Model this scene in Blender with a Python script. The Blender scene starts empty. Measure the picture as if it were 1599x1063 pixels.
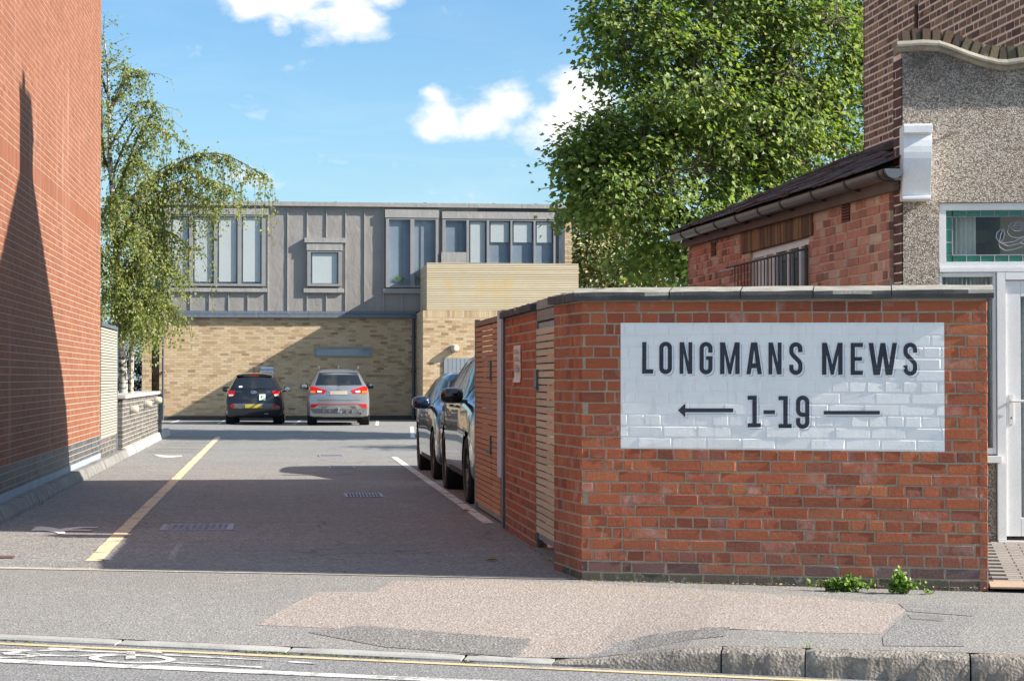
import bpy, bmesh, math, random
import numpy as np
from mathutils import Vector, Matrix, noise as mnoise
from mathutils.geometry import tessellate_polygon
R = math.radians
rng = random.Random(7)
npr = np.random.RandomState(11)
scene = bpy.context.scene
COL = scene.collection

# ------------------------------------------------------------------ camera
F_PX, CXP, CYP, EYE = 3109.0, 799.5, 531.5, 1.335      # calibration of the photograph (1599 x 1063)
YAW = R(6.7)
PITCH = math.atan((590 - CYP) / F_PX)
cam = bpy.data.cameras.new('camera'); camo = bpy.data.objects.new('camera', cam); COL.objects.link(camo)
cam.sensor_width = 36.0; cam.lens = 36.0 * F_PX / 1599.0
cam.clip_start = 0.1; cam.clip_end = 3000
camo.location = (0, 0, EYE)
camo.rotation_euler = (R(90) + PITCH, 0, -YAW)
scene.camera = camo

# ------------------------------------------------------------------ sun and sky
SUN = Vector((3.14, -1.10, 1.87)).normalized()          # direction towards the sun
SUN_EL = math.asin(SUN.z); SUN_AZ = math.atan2(SUN.x, SUN.y)
sl = bpy.data.lights.new('sun', 'SUN'); sl.energy = 4.0; sl.angle = R(0.5); sl.color = (1.0, 0.93, 0.82)
slo = bpy.data.objects.new('sun', sl); COL.objects.link(slo)
slo.rotation_euler = (-SUN).to_track_quat('-Z', 'Y').to_euler()
scene.view_settings.view_transform = 'Standard'
scene.view_settings.look = 'None'
scene.view_settings.exposure = 1.44
scene.view_settings.gamma = 1.0
scene.view_settings.use_curve_mapping = False


def ray(px, py):
    u = (px - CXP) / F_PX; v = (CYP - py) / F_PX
    fw = math.cos(PITCH) - v * math.sin(PITCH); up = v * math.cos(PITCH) + math.sin(PITCH)
    return Vector((u * math.cos(YAW) + fw * math.sin(YAW), -u * math.sin(YAW) + fw * math.cos(YAW), up))

CAMP = Vector((0, 0, EYE))
def on_z(px, py, z=0.0): r = ray(px, py); return CAMP + r * ((z - EYE) / r.z)
def on_x(px, py, X): r = ray(px, py); return CAMP + r * (X / r.x)
def on_y(px, py, Y): r = ray(px, py); return CAMP + r * (Y / r.y)
def on_p(px, py, O, N): r = ray(px, py); return CAMP + r * ((Vector(O) - CAMP).dot(N) / r.dot(N))
def px_of(P):
    d = Vector(P) - CAMP
    x = d.x * math.cos(YAW) - d.y * math.sin(YAW); y = d.x * math.sin(YAW) + d.y * math.cos(YAW)
    fw = y * math.cos(PITCH) + d.z * math.sin(PITCH); up = -y * math.sin(PITCH) + d.z * math.cos(PITCH)
    return CXP + F_PX * x / fw, CYP - F_PX * up / fw, fw


# ------------------------------------------------------------------ node helpers
class NT:
    def __init__(s, tree):
        s.t = tree; s.n = tree.nodes; s.l = tree.links
    def new(s, typ, **kw):
        n = s.n.new(typ)
        for k, v in kw.items(): setattr(n, k, v)
        return n
    def put(s, sock, v):
        if v is None: return
        if isinstance(v, bpy.types.NodeSocket): s.l.new(v, sock)
        elif isinstance(v, (tuple, list, Vector)) and len(v) == 3 and sock.type == 'RGBA': sock.default_value = (*v, 1)
        else: sock.default_value = v
    def math(s, op, a, b=None, c=None, clamp=False):
        n = s.new('ShaderNodeMath', operation=op, use_clamp=clamp)
        for i, v in enumerate((a, b, c)): s.put(n.inputs[i], v)
        return n.outputs[0]
    def vmath(s, op, a, b=None):
        n = s.new('ShaderNodeVectorMath', operation=op)
        s.put(n.inputs[0], a); s.put(n.inputs[1], b)
        return n.outputs['Value'] if op in ('DOT_PRODUCT', 'LENGTH', 'DISTANCE') else n.outputs[0]
    def mix(s, fac, a, b, blend='MIX'):
        n = s.new('ShaderNodeMix', data_type='RGBA', blend_type=blend)
        s.put(n.inputs[0], fac); s.put(n.inputs[6], a); s.put(n.inputs[7], b)
        return n.outputs[2]
    def noise(s, vec, scale, detail=3, rough=0.55, dist=0.0):
        n = s.new('ShaderNodeTexNoise'); s.put(n.inputs['Vector'], vec)
        n.inputs['Scale'].default_value = scale; n.inputs['Detail'].default_value = detail
        n.inputs['Roughness'].default_value = rough; n.inputs['Distortion'].default_value = dist
        return n.outputs['Fac']
    def voronoi(s, vec, scale, feature='F1', out='Distance', rand=1.0):
        n = s.new('ShaderNodeTexVoronoi', feature=feature); s.put(n.inputs['Vector'], vec)
        n.inputs['Scale'].default_value = scale; n.inputs['Randomness'].default_value = rand
        return n.outputs[out]
    def ramp(s, fac, stops, interp='LINEAR'):
        n = s.new('ShaderNodeValToRGB'); s.put(n.inputs[0], fac); cr = n.color_ramp; cr.interpolation = interp
        while len(cr.elements) < len(stops): cr.elements.new(0.5)
        for e, (p, c) in zip(cr.elements, stops):
            e.position = p; e.color = (*c, 1) if len(c) == 3 else c
        return n.outputs[0]
    def maprange(s, v, a, b, c=0.0, d=1.0):
        n = s.new('ShaderNodeMapRange'); s.put(n.inputs[0], v)
        for i, k in enumerate((a, b, c, d)): n.inputs[i + 1].default_value = k
        return n.outputs[0]
    def bump(s, h, strength, dist):
        n = s.new('ShaderNodeBump'); n.inputs['Strength'].default_value = strength
        n.inputs['Distance'].default_value = dist; s.put(n.inputs['Height'], h)
        return n.outputs[0]
    def pos(s):
        return s.new('ShaderNodeNewGeometry').outputs['Position']
    def rnd(s):
        a = s.new('ShaderNodeNewGeometry').outputs['Random Per Island']
        b = s.new('ShaderNodeObjectInfo').outputs['Random']
        return s.math('FRACT', s.math('ADD', a, b))


def material(name, build=None, color=(.5, .5, .5), rough=.6, metal=0.0, **kw):
    m = bpy.data.materials.new(name); m.use_nodes = True
    t = NT(m.node_tree); b = t.n['Principled BSDF']
    b.inputs['Base Color'].default_value = (*color, 1); b.inputs['Roughness'].default_value = rough
    b.inputs['Metallic'].default_value = metal
    for k, v in kw.items(): b.inputs[k].default_value = v
    if build: build(t, b)
    return m


# ------------------------------------------------------------------ world: Nishita sky and clouds
world = bpy.data.worlds.new('World'); scene.world = world; world.use_nodes = True
def build_world():
    t = NT(world.node_tree)
    bg = t.n['Background']; bg.inputs['Strength'].default_value = 1.0
    sky = t.new('ShaderNodeTexSky', sky_type='NISHITA'); sky.sun_disc = False
    sky.sun_elevation = SUN_EL; sky.sun_rotation = SUN_AZ
    sky.air_density = 1.0; sky.dust_density = 1.0; sky.ozone_density = 1.8; sky.altitude = 50
    bg.inputs['Strength'].default_value = 0.060
    d = t.new('ShaderNodeTexCoord').outputs['Generated']
    sep = t.new('ShaderNodeSeparateXYZ'); t.put(sep.inputs[0], d)
    hor = t.math('SQRT', t.math('ADD', t.math('MULTIPLY', sep.outputs[0], sep.outputs[0]), t.math('MULTIPLY', sep.outputs[1], sep.outputs[1])))
    az = t.math('ARCTAN2', sep.outputs[0], sep.outputs[1])
    el = t.math('ARCTAN2', sep.outputs[2], hor)
    cb = t.new('ShaderNodeCombineXYZ'); t.put(cb.inputs[0], az); t.put(cb.inputs[1], t.math('MULTIPLY', el, 1.5))
    v = cb.outputs[0]
    warp = t.new('ShaderNodeTexNoise'); t.put(warp.inputs['Vector'], v); warp.inputs['Scale'].default_value = 28; warp.inputs['Detail'].default_value = 3
    v2 = t.vmath('ADD', v, t.vmath('MULTIPLY', t.vmath('SUBTRACT', warp.outputs['Color'], (.5, .5, .5)), (.02, .02, .02)))
    fb = t.noise(v2, 34, 9, .58)
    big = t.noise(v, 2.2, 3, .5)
    # scattered cumulus all round, thickened above the view to add fill light; the two clouds of the photograph are placed by direction
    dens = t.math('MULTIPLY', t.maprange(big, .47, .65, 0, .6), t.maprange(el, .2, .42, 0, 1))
    def blob(px, py, rx, ry, w):
        r = ray(px, py).normalized()
        a0 = math.atan2(r.x, r.y); e0 = math.atan2(r.z, math.hypot(r.x, r.y))
        dx = t.math('MULTIPLY', t.math('SUBTRACT', az, a0), F_PX / rx)
        dy = t.math('MULTIPLY', t.math('SUBTRACT', el, e0), F_PX / ry)
        q = t.math('SQRT', t.math('ADD', t.math('MULTIPLY', dx, dx), t.math('MULTIPLY', dy, dy)))
        return t.maprange(q, 0, 1.25, w, 0)
    for b in ((400, -6, 60, 52, .60), (470, -14, 80, 62, .62), (545, 20, 72, 50, .66), (600, -5, 48, 34, .55), (500, 25, 60, 46, .5), (430, 40, 36, 32, .42),
              (905, 150, 66, 52, .66), (880, 185, 85, 50, .66), (800, 165, 58, 36, .62), (760, 185, 80, 36, .62), (690, 190, 56, 36, .6), (850, 200, 70, 38, .6),
              (678, 148, 26, 18, .4), (395, 275, 60, 24, .36)):
        dens = t.math('MAXIMUM', dens, blob(*b))
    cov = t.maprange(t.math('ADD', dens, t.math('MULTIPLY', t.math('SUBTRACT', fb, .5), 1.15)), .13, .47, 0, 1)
    cirv = t.vmath('MULTIPLY', v, (1.0, 3.2, 1.0))
    rot = t.new('ShaderNodeVectorRotate', rotation_type='Z_AXIS'); t.put(rot.inputs['Vector'], cirv); rot.inputs['Angle'].default_value = R(38)
    cir = t.math('MULTIPLY', t.maprange(t.noise(rot.outputs[0], 9, 7, .6, .6), .46, .82, 0, .36), t.maprange(el, .02, .16, 1, .25))
    haze = t.maprange(el, 0.0, .17, .35, 0)
    body = t.noise(v2, 22, 5, .6)
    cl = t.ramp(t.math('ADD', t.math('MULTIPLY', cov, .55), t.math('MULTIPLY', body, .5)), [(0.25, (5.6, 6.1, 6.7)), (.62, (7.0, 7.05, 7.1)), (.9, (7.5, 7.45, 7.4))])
    tint = t.mix(1.0, sky.outputs[0], (.76, 1.03, 1.20), 'MULTIPLY')
    c = t.mix(haze, tint, (4.6, 6.3, 7.1))
    c = t.mix(cir, c, (6.2, 6.8, 7.1))
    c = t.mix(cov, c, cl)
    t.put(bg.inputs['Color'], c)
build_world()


# ------------------------------------------------------------------ object helpers
def par(o, t):
    if t is not None:
        o.parent = t; o.matrix_parent_inverse = t.matrix_basis.inverted()
    return o

def tag(o, label=None, cat=None, group=None, kind=None):
    if label: o['label'] = label
    if cat: o['category'] = cat
    if group: o['group'] = group
    if kind: o['kind'] = kind
    return o

def thing(name, label, cat, loc=(0, 0, 0), group=None, rz=0.0):
    o = bpy.data.objects.new(name, None); COL.objects.link(o)
    o.matrix_basis = Matrix.Translation(loc) @ Matrix.Rotation(rz, 4, 'Z')
    o.empty_display_size = .2
    return tag(o, label, cat, group)

def link(name, me, parent=None, mat=None, M=None):
    if mat is not None and not me.materials: me.materials.append(mat)
    o = bpy.data.objects.new(name, me); COL.objects.link(o)
    if M is not None: o.matrix_basis = M
    return par(o, parent)


class MB:
    """collects quads and triangles of one mesh"""
    def __init__(s): s.v = []; s.f = []
    def add(s, vs, fs):
        k = len(s.v); s.v += [tuple(p) for p in vs]; s.f += [tuple(i + k for i in f) for f in fs]; return s
    def box(s, x0, x1, y0, y1, z0, z1, M=None):
        vs = [Vector((x, y, z)) for z in (z0, z1) for y in (y0, y1) for x in (x0, x1)]
        if M is not None: vs = [M @ p for p in vs]
        return s.add(vs, [(0, 2, 3, 1), (4, 5, 7, 6), (0, 1, 5, 4), (2, 6, 7, 3), (0, 4, 6, 2), (1, 3, 7, 5)])
    def tube(s, pts, r, n=8, cap=True):
        pts = [Vector(p) for p in pts]; rs = r if isinstance(r, (list, tuple)) else [r] * len(pts)
        k = len(s.v); up = Vector((0, 0, 1)); prev = None
        for i, p in enumerate(pts):
            d = (pts[min(i + 1, len(pts) - 1)] - pts[max(i - 1, 0)]); d = d.normalized() if d.length > 1e-9 else Vector((0, 0, 1))
            if prev is None:
                a = d.cross(up if abs(d.z) < .95 else Vector((1, 0, 0))).normalized()
            else:
                a = prev - d * prev.dot(d); a = a.normalized() if a.length > 1e-6 else d.orthogonal().normalized()
            prev = a; b = d.cross(a)
            for j in range(n):
                an = 2 * math.pi * j / n; s.v.append(tuple(p + (a * math.cos(an) + b * math.sin(an)) * rs[i]))
        for i in range(len(pts) - 1):
            for j in range(n):
                s.f.append((k + i * n + j, k + i * n + (j + 1) % n, k + (i + 1) * n + (j + 1) % n, k + (i + 1) * n + j))
        if cap:
            s.f.append(tuple(k + j for j in reversed(range(n)))); s.f.append(tuple(k + (len(pts) - 1) * n + j for j in range(n)))
        return s
    def lathe(s, prof, M=None, n=20):
        """profile (r, h) turned about local z"""
        k = len(s.v)
        for r_, h in prof:
            for j in range(n):
                a = 2 * math.pi * j / n; p = Vector((r_ * math.cos(a), r_ * math.sin(a), h)); s.v.append(tuple(M @ p if M is not None else p))
        for i in range(len(prof) - 1):
            for j in range(n):
                s.f.append((k + i * n + j, k + i * n + (j + 1) % n, k + (i + 1) * n + (j + 1) % n, k + (i + 1) * n + j))
        return s
    def prism(s, poly, axis, a, b, M=None):
        """extrude a 2-D polygon; axis 'x': (y,z), 'y': (x,z), 'z': (x,y)"""
        def P(q, h): 
            p = {'x': (h, q[0], q[1]), 'y': (q[0], h, q[1]), 'z': (q[0], q[1], h)}[axis]
            p = Vector(p); return M @ p if M is not None else p
        n = len(poly)
        vs = [P(q, a) for q in poly] + [P(q, b) for q in poly]
        fs = [tuple(range(n)), tuple(reversed(range(n, 2 * n)))] + [(i, i + n, (i + 1) % n + n, (i + 1) % n) for i in range(n)]
        return s.add(vs, fs)
    def mesh(s, name, mat=None, smooth=False, bevel=0.0):
        me = bpy.data.meshes.new(name); me.from_pydata(s.v, [], s.f)
        bm = bmesh.new(); bm.from_mesh(me)
        bmesh.ops.recalc_face_normals(bm, faces=bm.faces)
        if bevel > 0:
            es = [e for e in bm.edges if len(e.link_faces) == 2 and e.calc_face_angle(0) > .5]
            bmesh.ops.bevel(bm, geom=es, offset=bevel, segments=2, affect='EDGES', clamp_overlap=True)
        bm.to_mesh(me); bm.free()
        if mat is not None: me.materials.append(mat)
        if smooth:
            me.polygons.foreach_set('use_smooth', [True] * len(me.polygons))
            try: me.set_sharp_from_angle(angle=R(40))
            except Exception: pass
        return me
    def build(s, name, mat, parent=None, smooth=False, bevel=0.0, kind=None):
        o = link(name, s.mesh(name, mat, smooth, bevel), parent)
        if kind: o['kind'] = kind
        return o

def box(name, mat, parent, x0, x1, y0, y1, z0, z1, bevel=0.0, M=None):
    return MB().box(x0, x1, y0, y1, z0, z1, M).build(name, mat, parent, bevel=bevel)

def np_mesh(name, V, Fq, mat=None, smooth=False):
    """fast mesh from numpy arrays; Fq (n,k) all of one size"""
    me = bpy.data.meshes.new(name); V = np.asarray(V, np.float32); Fq = np.asarray(Fq, np.int32)
    nf, k = Fq.shape
    me.vertices.add(len(V)); me.vertices.foreach_set('co', V.ravel())
    me.loops.add(nf * k); me.loops.foreach_set('vertex_index', Fq.ravel())
    me.polygons.add(nf); me.polygons.foreach_set('loop_start', np.arange(nf, dtype=np.int32) * k)
    try: me.polygons.foreach_set('loop_total', np.full(nf, k, np.int32))
    except Exception: pass
    me.polygons.foreach_set('use_smooth', np.full(nf, bool(smooth)))
    me.update(calc_edges=True); me.validate()
    if mat is not None: me.materials.append(mat)
    return me


# ------------------------------------------------------------------ materials
def m_brick(name, stops, bump=.5, rough=.88, white=0.0, dirt=.35, fine=60, hi=0.0, streak=0.0):
    def b(t, bs):
        P = t.pos(); r = t.rnd()
        c = t.ramp(r, stops)
        n1 = t.noise(P, fine, 4, .6); n2 = t.noise(P, 1.1, 4, .6); n3 = t.noise(P, fine * 4, 2, .5)
        c = t.mix(t.maprange(n1, .3, .7, 0, .45), c, t.mix(1.0, c, (.62, .60, .62), 'MULTIPLY'))
        c = t.mix(t.maprange(n2, .45, .75, 0, dirt), c, t.mix(1.0, c, (.55, .52, .55), 'MULTIPLY'))
        if streak:
            sk = t.math('MULTIPLY', t.maprange(t.noise(t.vmath('MULTIPLY', P, (1, 2.2, .12)), 1.5, 4, .6), .56, .72, 0, streak), t.maprange(t.noise(P, .35, 2, .5), .42, .6, 0, 1))
            c = t.mix(sk, c, (.52, .36, .29))
        if hi: c = t.mix(t.maprange(n3, .62, .75, 0, hi), c, (.62, .5, .42))
        if white:
            w = t.math('MULTIPLY', t.maprange(t.noise(P, 9, 5, .65), .55, .72, 0, 1), t.math('GREATER_THAN', t.math('FRACT', t.math('MULTIPLY', r, 7.31)), 1 - white))
            c = t.mix(t.math('MULTIPLY', w, .5), c, (.62, .56, .55))
        t.put(bs.inputs['Base Color'], c)
        t.put(bs.inputs['Normal'], t.bump(t.math('ADD', n1, t.math('MULTIPLY', n3, .5)), bump, .006))
    return material(name, b, rough=rough)

def m_mortar(name, col, var=.35):
    def b(t, bs):
        P = t.pos(); n = t.noise(P, 90, 4, .7); n2 = t.noise(P, 2.0, 3, .6)
        c = t.mix(t.maprange(n, .3, .7, 0, var), col, tuple(x * .6 for x in col))
        c = t.mix(t.maprange(n2, .45, .8, 0, .4), c, tuple(x * .55 for x in col))
        t.put(bs.inputs['Base Color'], c); t.put(bs.inputs['Normal'], t.bump(n, .6, .004))
    return material(name, b, rough=.95)

def m_ground(name, base, dark, light, scale=110, patch=.35, bump=.5, warm=None, grain=.8, big=.5, streak=0.0, cracks=False):
    def b(t, bs):
        P = t.pos()
        v = t.voronoi(P, scale, out='Color'); sp = t.new('ShaderNodeSeparateColor'); t.put(sp.inputs[0], v)
        vd = t.voronoi(P, scale)
        n = t.noise(P, scale * .35, 4, .7); nb = t.noise(P, big, 5, .62); nm = t.noise(P, 5.5, 4, .6)
        c = t.ramp(sp.outputs[0], [(0, dark), (.42, base), (.8, base), (1, light)])
        c = t.mix(grain, base, c)
        c = t.mix(t.maprange(n, .35, .65, .3, 0), c, dark)
        c = t.mix(t.maprange(nb, .35, .72, 0, patch), c, tuple(x * .6 for x in base))
        c = t.mix(t.maprange(nm, .55, .8, 0, patch * .8), c, light if warm is None else warm)
        if streak:
            st = t.noise(t.vmath('MULTIPLY', P, (.35, 3.2, 1)), 1.2, 5, .65)
            c = t.mix(t.maprange(st, .42, .7, 0, streak), c, tuple(x * .62 for x in base))
        if cracks:
            wv = t.new('ShaderNodeTexNoise'); t.put(wv.inputs['Vector'], P); wv.inputs['Scale'].default_value = 1.4
            q = t.vmath('ADD', P, t.vmath('MULTIPLY', wv.outputs['Color'], (.9, .9, 0)))
            e = t.voronoi(q, .42, 'DISTANCE_TO_EDGE'); ck = t.math('MULTIPLY', t.maprange(e, 0, .009, 1, 0), t.maprange(t.noise(P, .5, 2), .48, .58, 0, .7))
            c = t.mix(ck, c, tuple(x * .3 for x in base))
            st2 = t.math('MULTIPLY', t.maprange(t.noise(P, 2.6, 3, .5), .63, .72, 0, 1), t.maprange(t.noise(P, .35, 2), .45, .6, 0, .5))
            c = t.mix(st2, c, tuple(x * .45 for x in base))
        t.put(bs.inputs['Base Color'], c)
        t.put(bs.inputs['Normal'], t.bump(t.math('ADD', vd, t.math('MULTIPLY', n, .6)), bump, .006))
    return material(name, b, rough=.93)

def m_paint_line(name, col, under, wear=.5, scale=7):
    def b(t, bs):
        P = t.pos(); n = t.noise(P, scale, 6, .7); f = t.noise(P, 120, 2, .6)
        k = t.maprange(t.math('ADD', n, t.math('MULTIPLY', f, .35)), wear, wear + .12, 0, 1)
        c = t.mix(k, t.mix(t.maprange(f, .4, .7, 0, .35), col, tuple(x * .7 for x in col)), under)
        t.put(bs.inputs['Base Color'], c); t.put(bs.inputs['Normal'], t.bump(f, .3, .003))
    return material(name, b, rough=.85)

def m_rough(name, col, col2=None, scale=8, rough=.8, bump=.25, metal=0.0, bscale=60, **kw):
    col2 = col2 or tuple(x * .65 for x in col)
    def b(t, bs):
        P = t.pos(); n = t.noise(P, scale, 5, .62); f = t.noise(P, bscale, 3, .6)
        c = t.mix(t.maprange(n, .35, .7, 0, 1), col, col2)
        c = t.mix(t.maprange(f, .4, .7, 0, .25), c, tuple(x * .7 for x in col2))
        t.put(bs.inputs['Base Color'], c)
        if bump: t.put(bs.inputs['Normal'], t.bump(f, bump, .004))
    return material(name, b, rough=rough, metal=metal, **kw)

def m_wood(name, c1, c2, axis='y', rough=.75, stain=None):
    def b(t, bs):
        P = t.pos(); r = t.rnd()
        s = {'y': (30, 1.5, 30), 'x': (1.5, 30, 30), 'z': (30, 30, 1.5)}[axis]
        n = t.noise(t.vmath('MULTIPLY', P, s), 1.6, 5, .62, .6); k = t.noise(P, 1.7, 3, .6)
        c = t.mix(t.maprange(n, .3, .7), c1, c2)
        c = t.mix(t.maprange(r, 0, 1, 0, .45), c, tuple(x * .6 for x in c2))
        c = t.mix(t.maprange(k, .45, .75, 0, .35), c, tuple(x * .72 for x in c1))
        if stain: c = t.mix(t.maprange(t.noise(t.vmath('MULTIPLY', P, (1.6, 1.6, .8)), 1.1, 4, .6), .52, .68, 0, .6), c, stain)
        t.put(bs.inputs['Base Color'], c); t.put(bs.inputs['Normal'], t.bump(n, .3, .003))
    return material(name, b, rough=rough)

def m_leaf(name, stops, trans=.35, rough=.5):
    def b(t, bs):
        c = t.ramp(t.rnd(), stops)
        t.put(bs.inputs['Base Color'], c)
        tr = t.new('ShaderNodeBsdfTranslucent'); t.put(tr.inputs[0], t.mix(1.0, c, (1.25, 1.3, .55), 'MULTIPLY'))
        mx = t.new('ShaderNodeMixShader'); mx.inputs[0].default_value = trans
        t.l.new(bs.outputs[0], mx.inputs[1]); t.l.new(tr.outputs[0], mx.inputs[2])
        t.l.new(mx.outputs[0], t.n['Material Output'].inputs[0])
    return material(name, b, rough=rough)

def m_glass(name, tint=(.02, .025, .03), rough=.03, alpha=.35):
    """window glass: reflects, and lets a share of the light from behind through"""
    def b(t, bs):
        tr = t.new('ShaderNodeBsdfTransparent'); tr.inputs[0].default_value = (.93, .95, .96, 1)
        mx = t.new('ShaderNodeMixShader'); mx.inputs[0].default_value = alpha
        t.l.new(bs.outputs[0], mx.inputs[1]); t.l.new(tr.outputs[0], mx.inputs[2])
        t.l.new(mx.outputs[0], t.n['Material Output'].inputs[0])
    return material(name, b, color=tint, rough=rough, **{'Specular IOR Level': .9})

# ------------------------------------------------------------------ bricks
Z3 = Vector((0, 0, 1))
def clip_course(units, L, off, joint):
    u = -off; i = 0; out = []
    while u < L - .03:
        w = units[i % len(units)]; a, b = max(u, 0.0), min(u + w, L)
        if b - a > .035: out.append((a, b))
        u += w + joint; i += 1
    return out

ST, HD = .215, .1025
def bond(L, H, kind, ch=.075, joint=.01, v0=0.0, holes=(), keep=None, r=rng):
    """bricks of a wall face as (u0, u1, v0, v1, course)"""
    out = []; n = int(math.ceil(H / ch - 1e-6))
    for i in range(n):
        va, vb = v0 + i * ch, min(v0 + (i + 1) * ch - joint, v0 + H)
        if vb - va < .02: continue
        if kind == 'stretcher': row = clip_course([ST], L, (i % 2) * (ST + joint) / 2, joint)
        elif kind == 'flemish': row = clip_course([ST, HD], L, (0, .169)[i % 2], joint)
        elif kind == 'english': row = clip_course([ST] if i % 2 else [HD], L, 0 if i % 2 else .056, joint)
        elif kind == 'garden': row = clip_course([HD] if i % 4 == 1 else [ST], L, .056 if i % 4 == 1 else (i % 2) * .1125, joint)
        elif kind == 'mixed':
            u = -r.uniform(0, .2); row = []
            while u < L - .03:
                w = r.choice([ST, ST, HD, HD, .16, .07]); a, b = max(u, 0), min(u + w, L)
                if b - a > .035: row.append((a, b))
                u += w + joint
        else: row = kind(i)
        for (a, b) in row:
            segs = [(a, b)]
            for (h0, h1, g0, g1) in holes:
                if vb > g0 + .02 and va < g1 - .02:
                    ns = []
                    for (p, q) in segs:
                        if q <= h0 or p >= h1: ns.append((p, q)); continue
                        if h0 - p > .035: ns.append((p, h0 - .008))
                        if q - h1 > .035: ns.append((h1 + .008, q))
                    segs = ns
            for (p, q) in segs:
                if keep is None or keep((p + q) / 2, (va + vb) / 2): out.append((p, q, va, vb, i))
    return out

class Bricks:
    """all the bricks of one thing: the largest in view are parts, the others one joined part"""
    def __init__(s, owner, depth=.045, ch=.004, jit=.0012, out=.0015, tilt=.004, vary=4):
        s.o = owner; s.items = []; s.depth, s.ch, s.jit, s.out, s.tilt, s.vary = depth, ch, jit, out, tilt, vary; s.cache = {}
    def face(s, O, U, bricks, mat, shear=0.0, weight=None, out=None):
        """mat: a material or a function of (u, v, course)"""
        U = Vector(U).normalized(); N = U.cross(Z3).normalized(); O = Vector(O)
        Mr = Matrix((U, -N, Z3)).transposed()
        for (a, b, c, d, i) in bricks:
            ctr = O + U * ((a + b) / 2) + Z3 * ((c + d) / 2 + shear * (a + b) / 2)
            x, y, D = px_of(ctr)
            area = (b - a) * (d - c) * abs(N.dot((ctr - CAMP).normalized())) / D ** 2
            if not (-20 < x < 1619 and -20 < y < 1083): area *= 1e-3
            if weight: area *= weight(x, y, ctr)
            m = mat(a, b, c, d, i) if callable(mat) else mat
            s.items.append((area, O + U * a + Z3 * (c + shear * (a + b) / 2), Mr, b - a, d - c, m, s.out if out is None else out))
    def geo(s, w, h):
        c, D = s.ch, s.depth
        def ring(y, k): return [(k, y, k), (w - k, y, k), (w - k, y, h - k), (k, y, h - k)]
        if c > 0:
            V = np.array(ring(D, 0) + ring(c, 0) + ring(0, c))
            Fq = [(8, 9, 10, 11)] + [(i + o, (i + 1) % 4 + o, (i + 1) % 4 + 4 + o, i + 4 + o) for o in (0, 4) for i in range(4)]
        else:
            V = np.array(ring(D, 0) + ring(0, 0)); Fq = [(4, 5, 6, 7)] + [(i, (i + 1) % 4, (i + 1) % 4 + 4, i + 4) for i in range(4)]
        V = V + npr.uniform(-1, 1, V.shape) * s.jit * (V[:, 1:2] < D - 1e-6)
        return V, Fq
    def finish(s, parts=300, name='brick'):
        s.items.sort(key=lambda t: -t[0])
        for (_, P, Mr, w, h, m, out) in s.items[:parts]:
            key = (round(w, 3), round(h, 3), m.name, npr.randint(s.vary)) if s.jit > 0 else (round(w, 3), round(h, 3), m.name)
            me = s.cache.get(key)
            if me is None:
                V, Fq = s.geo(key[0], key[1]); me = bpy.data.meshes.new(name); me.from_pydata(V.tolist(), [], Fq); me.materials.append(m); s.cache[key] = me
            M = Matrix.Translation(P + Mr @ Vector((0, npr.uniform(-out, out), 0))) @ (Mr @ Matrix.Rotation(npr.uniform(-s.tilt, s.tilt), 3, 'Z') @ Matrix.Rotation(npr.uniform(-s.tilt, s.tilt) * .6, 3, 'Y')).to_4x4()
            link(name, me, s.o, None, M)
        rest = s.items[parts:]; mats = []
        if rest:
            Vs, Fs, mi = [], [], []; k = 0
            for (_, P, Mr, w, h, m, out) in rest:
                V, Fq = s.geo(w, h); V[:, 1] += npr.uniform(-out, out)
                Vs.append(V @ np.array(Mr).T + np.array(P)); Fs.append(np.array(Fq) + k); k += len(V)
                if m not in mats: mats.append(m)
                mi += [mats.index(m)] * len(Fq)
            me = np_mesh('brick_courses', np.concatenate(Vs), np.concatenate(Fs))
            for m in mats: me.materials.append(m)
            me.polygons.foreach_set('material_index', np.array(mi, np.int32))
            o = link('brick_courses', me, s.o); o['kind'] = 'stuff'


# ------------------------------------------------------------------ the street frame: a runs along the pavement, b towards the road
C0 = Vector((1.998, 13.062, 0)); TH = R(-17.3)
SA = Vector((math.cos(TH), math.sin(TH), 0)); SB = Vector((math.sin(TH), -math.cos(TH), 0))
def ab2w(a, b, z=0.0): p = C0 + SA * a + SB * b; return Vector((p.x, p.y, z))
def w2ab(P): d = Vector((P[0], P[1], 0)) - C0; return d.dot(SA), d.dot(SB)
BK = 3.20                                               # kerb front face
def lerp(a, b, t): return a + (b - a) * t
def smooth(t): t = max(0, min(1, t)); return t * t * (3 - 2 * t)
def road_z(a): return -.098 - .018 * max(-6, min(6, a))
def kerb_z(a):                                          # kerb top: dropped in front of the mews
    low = road_z(a) + .022
    return lerp(low, 0.003 - .004 * max(a - 1.2, 0), smooth((a - .32) / .85) if a < 1.2 else 1.0)
def wall_z(a): return -.0105 * max(0, min(a, 6))
def pave_z(a, b): return lerp(wall_z(a), kerb_z(a), max(0, min(1, b / (BK - .13))))

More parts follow.
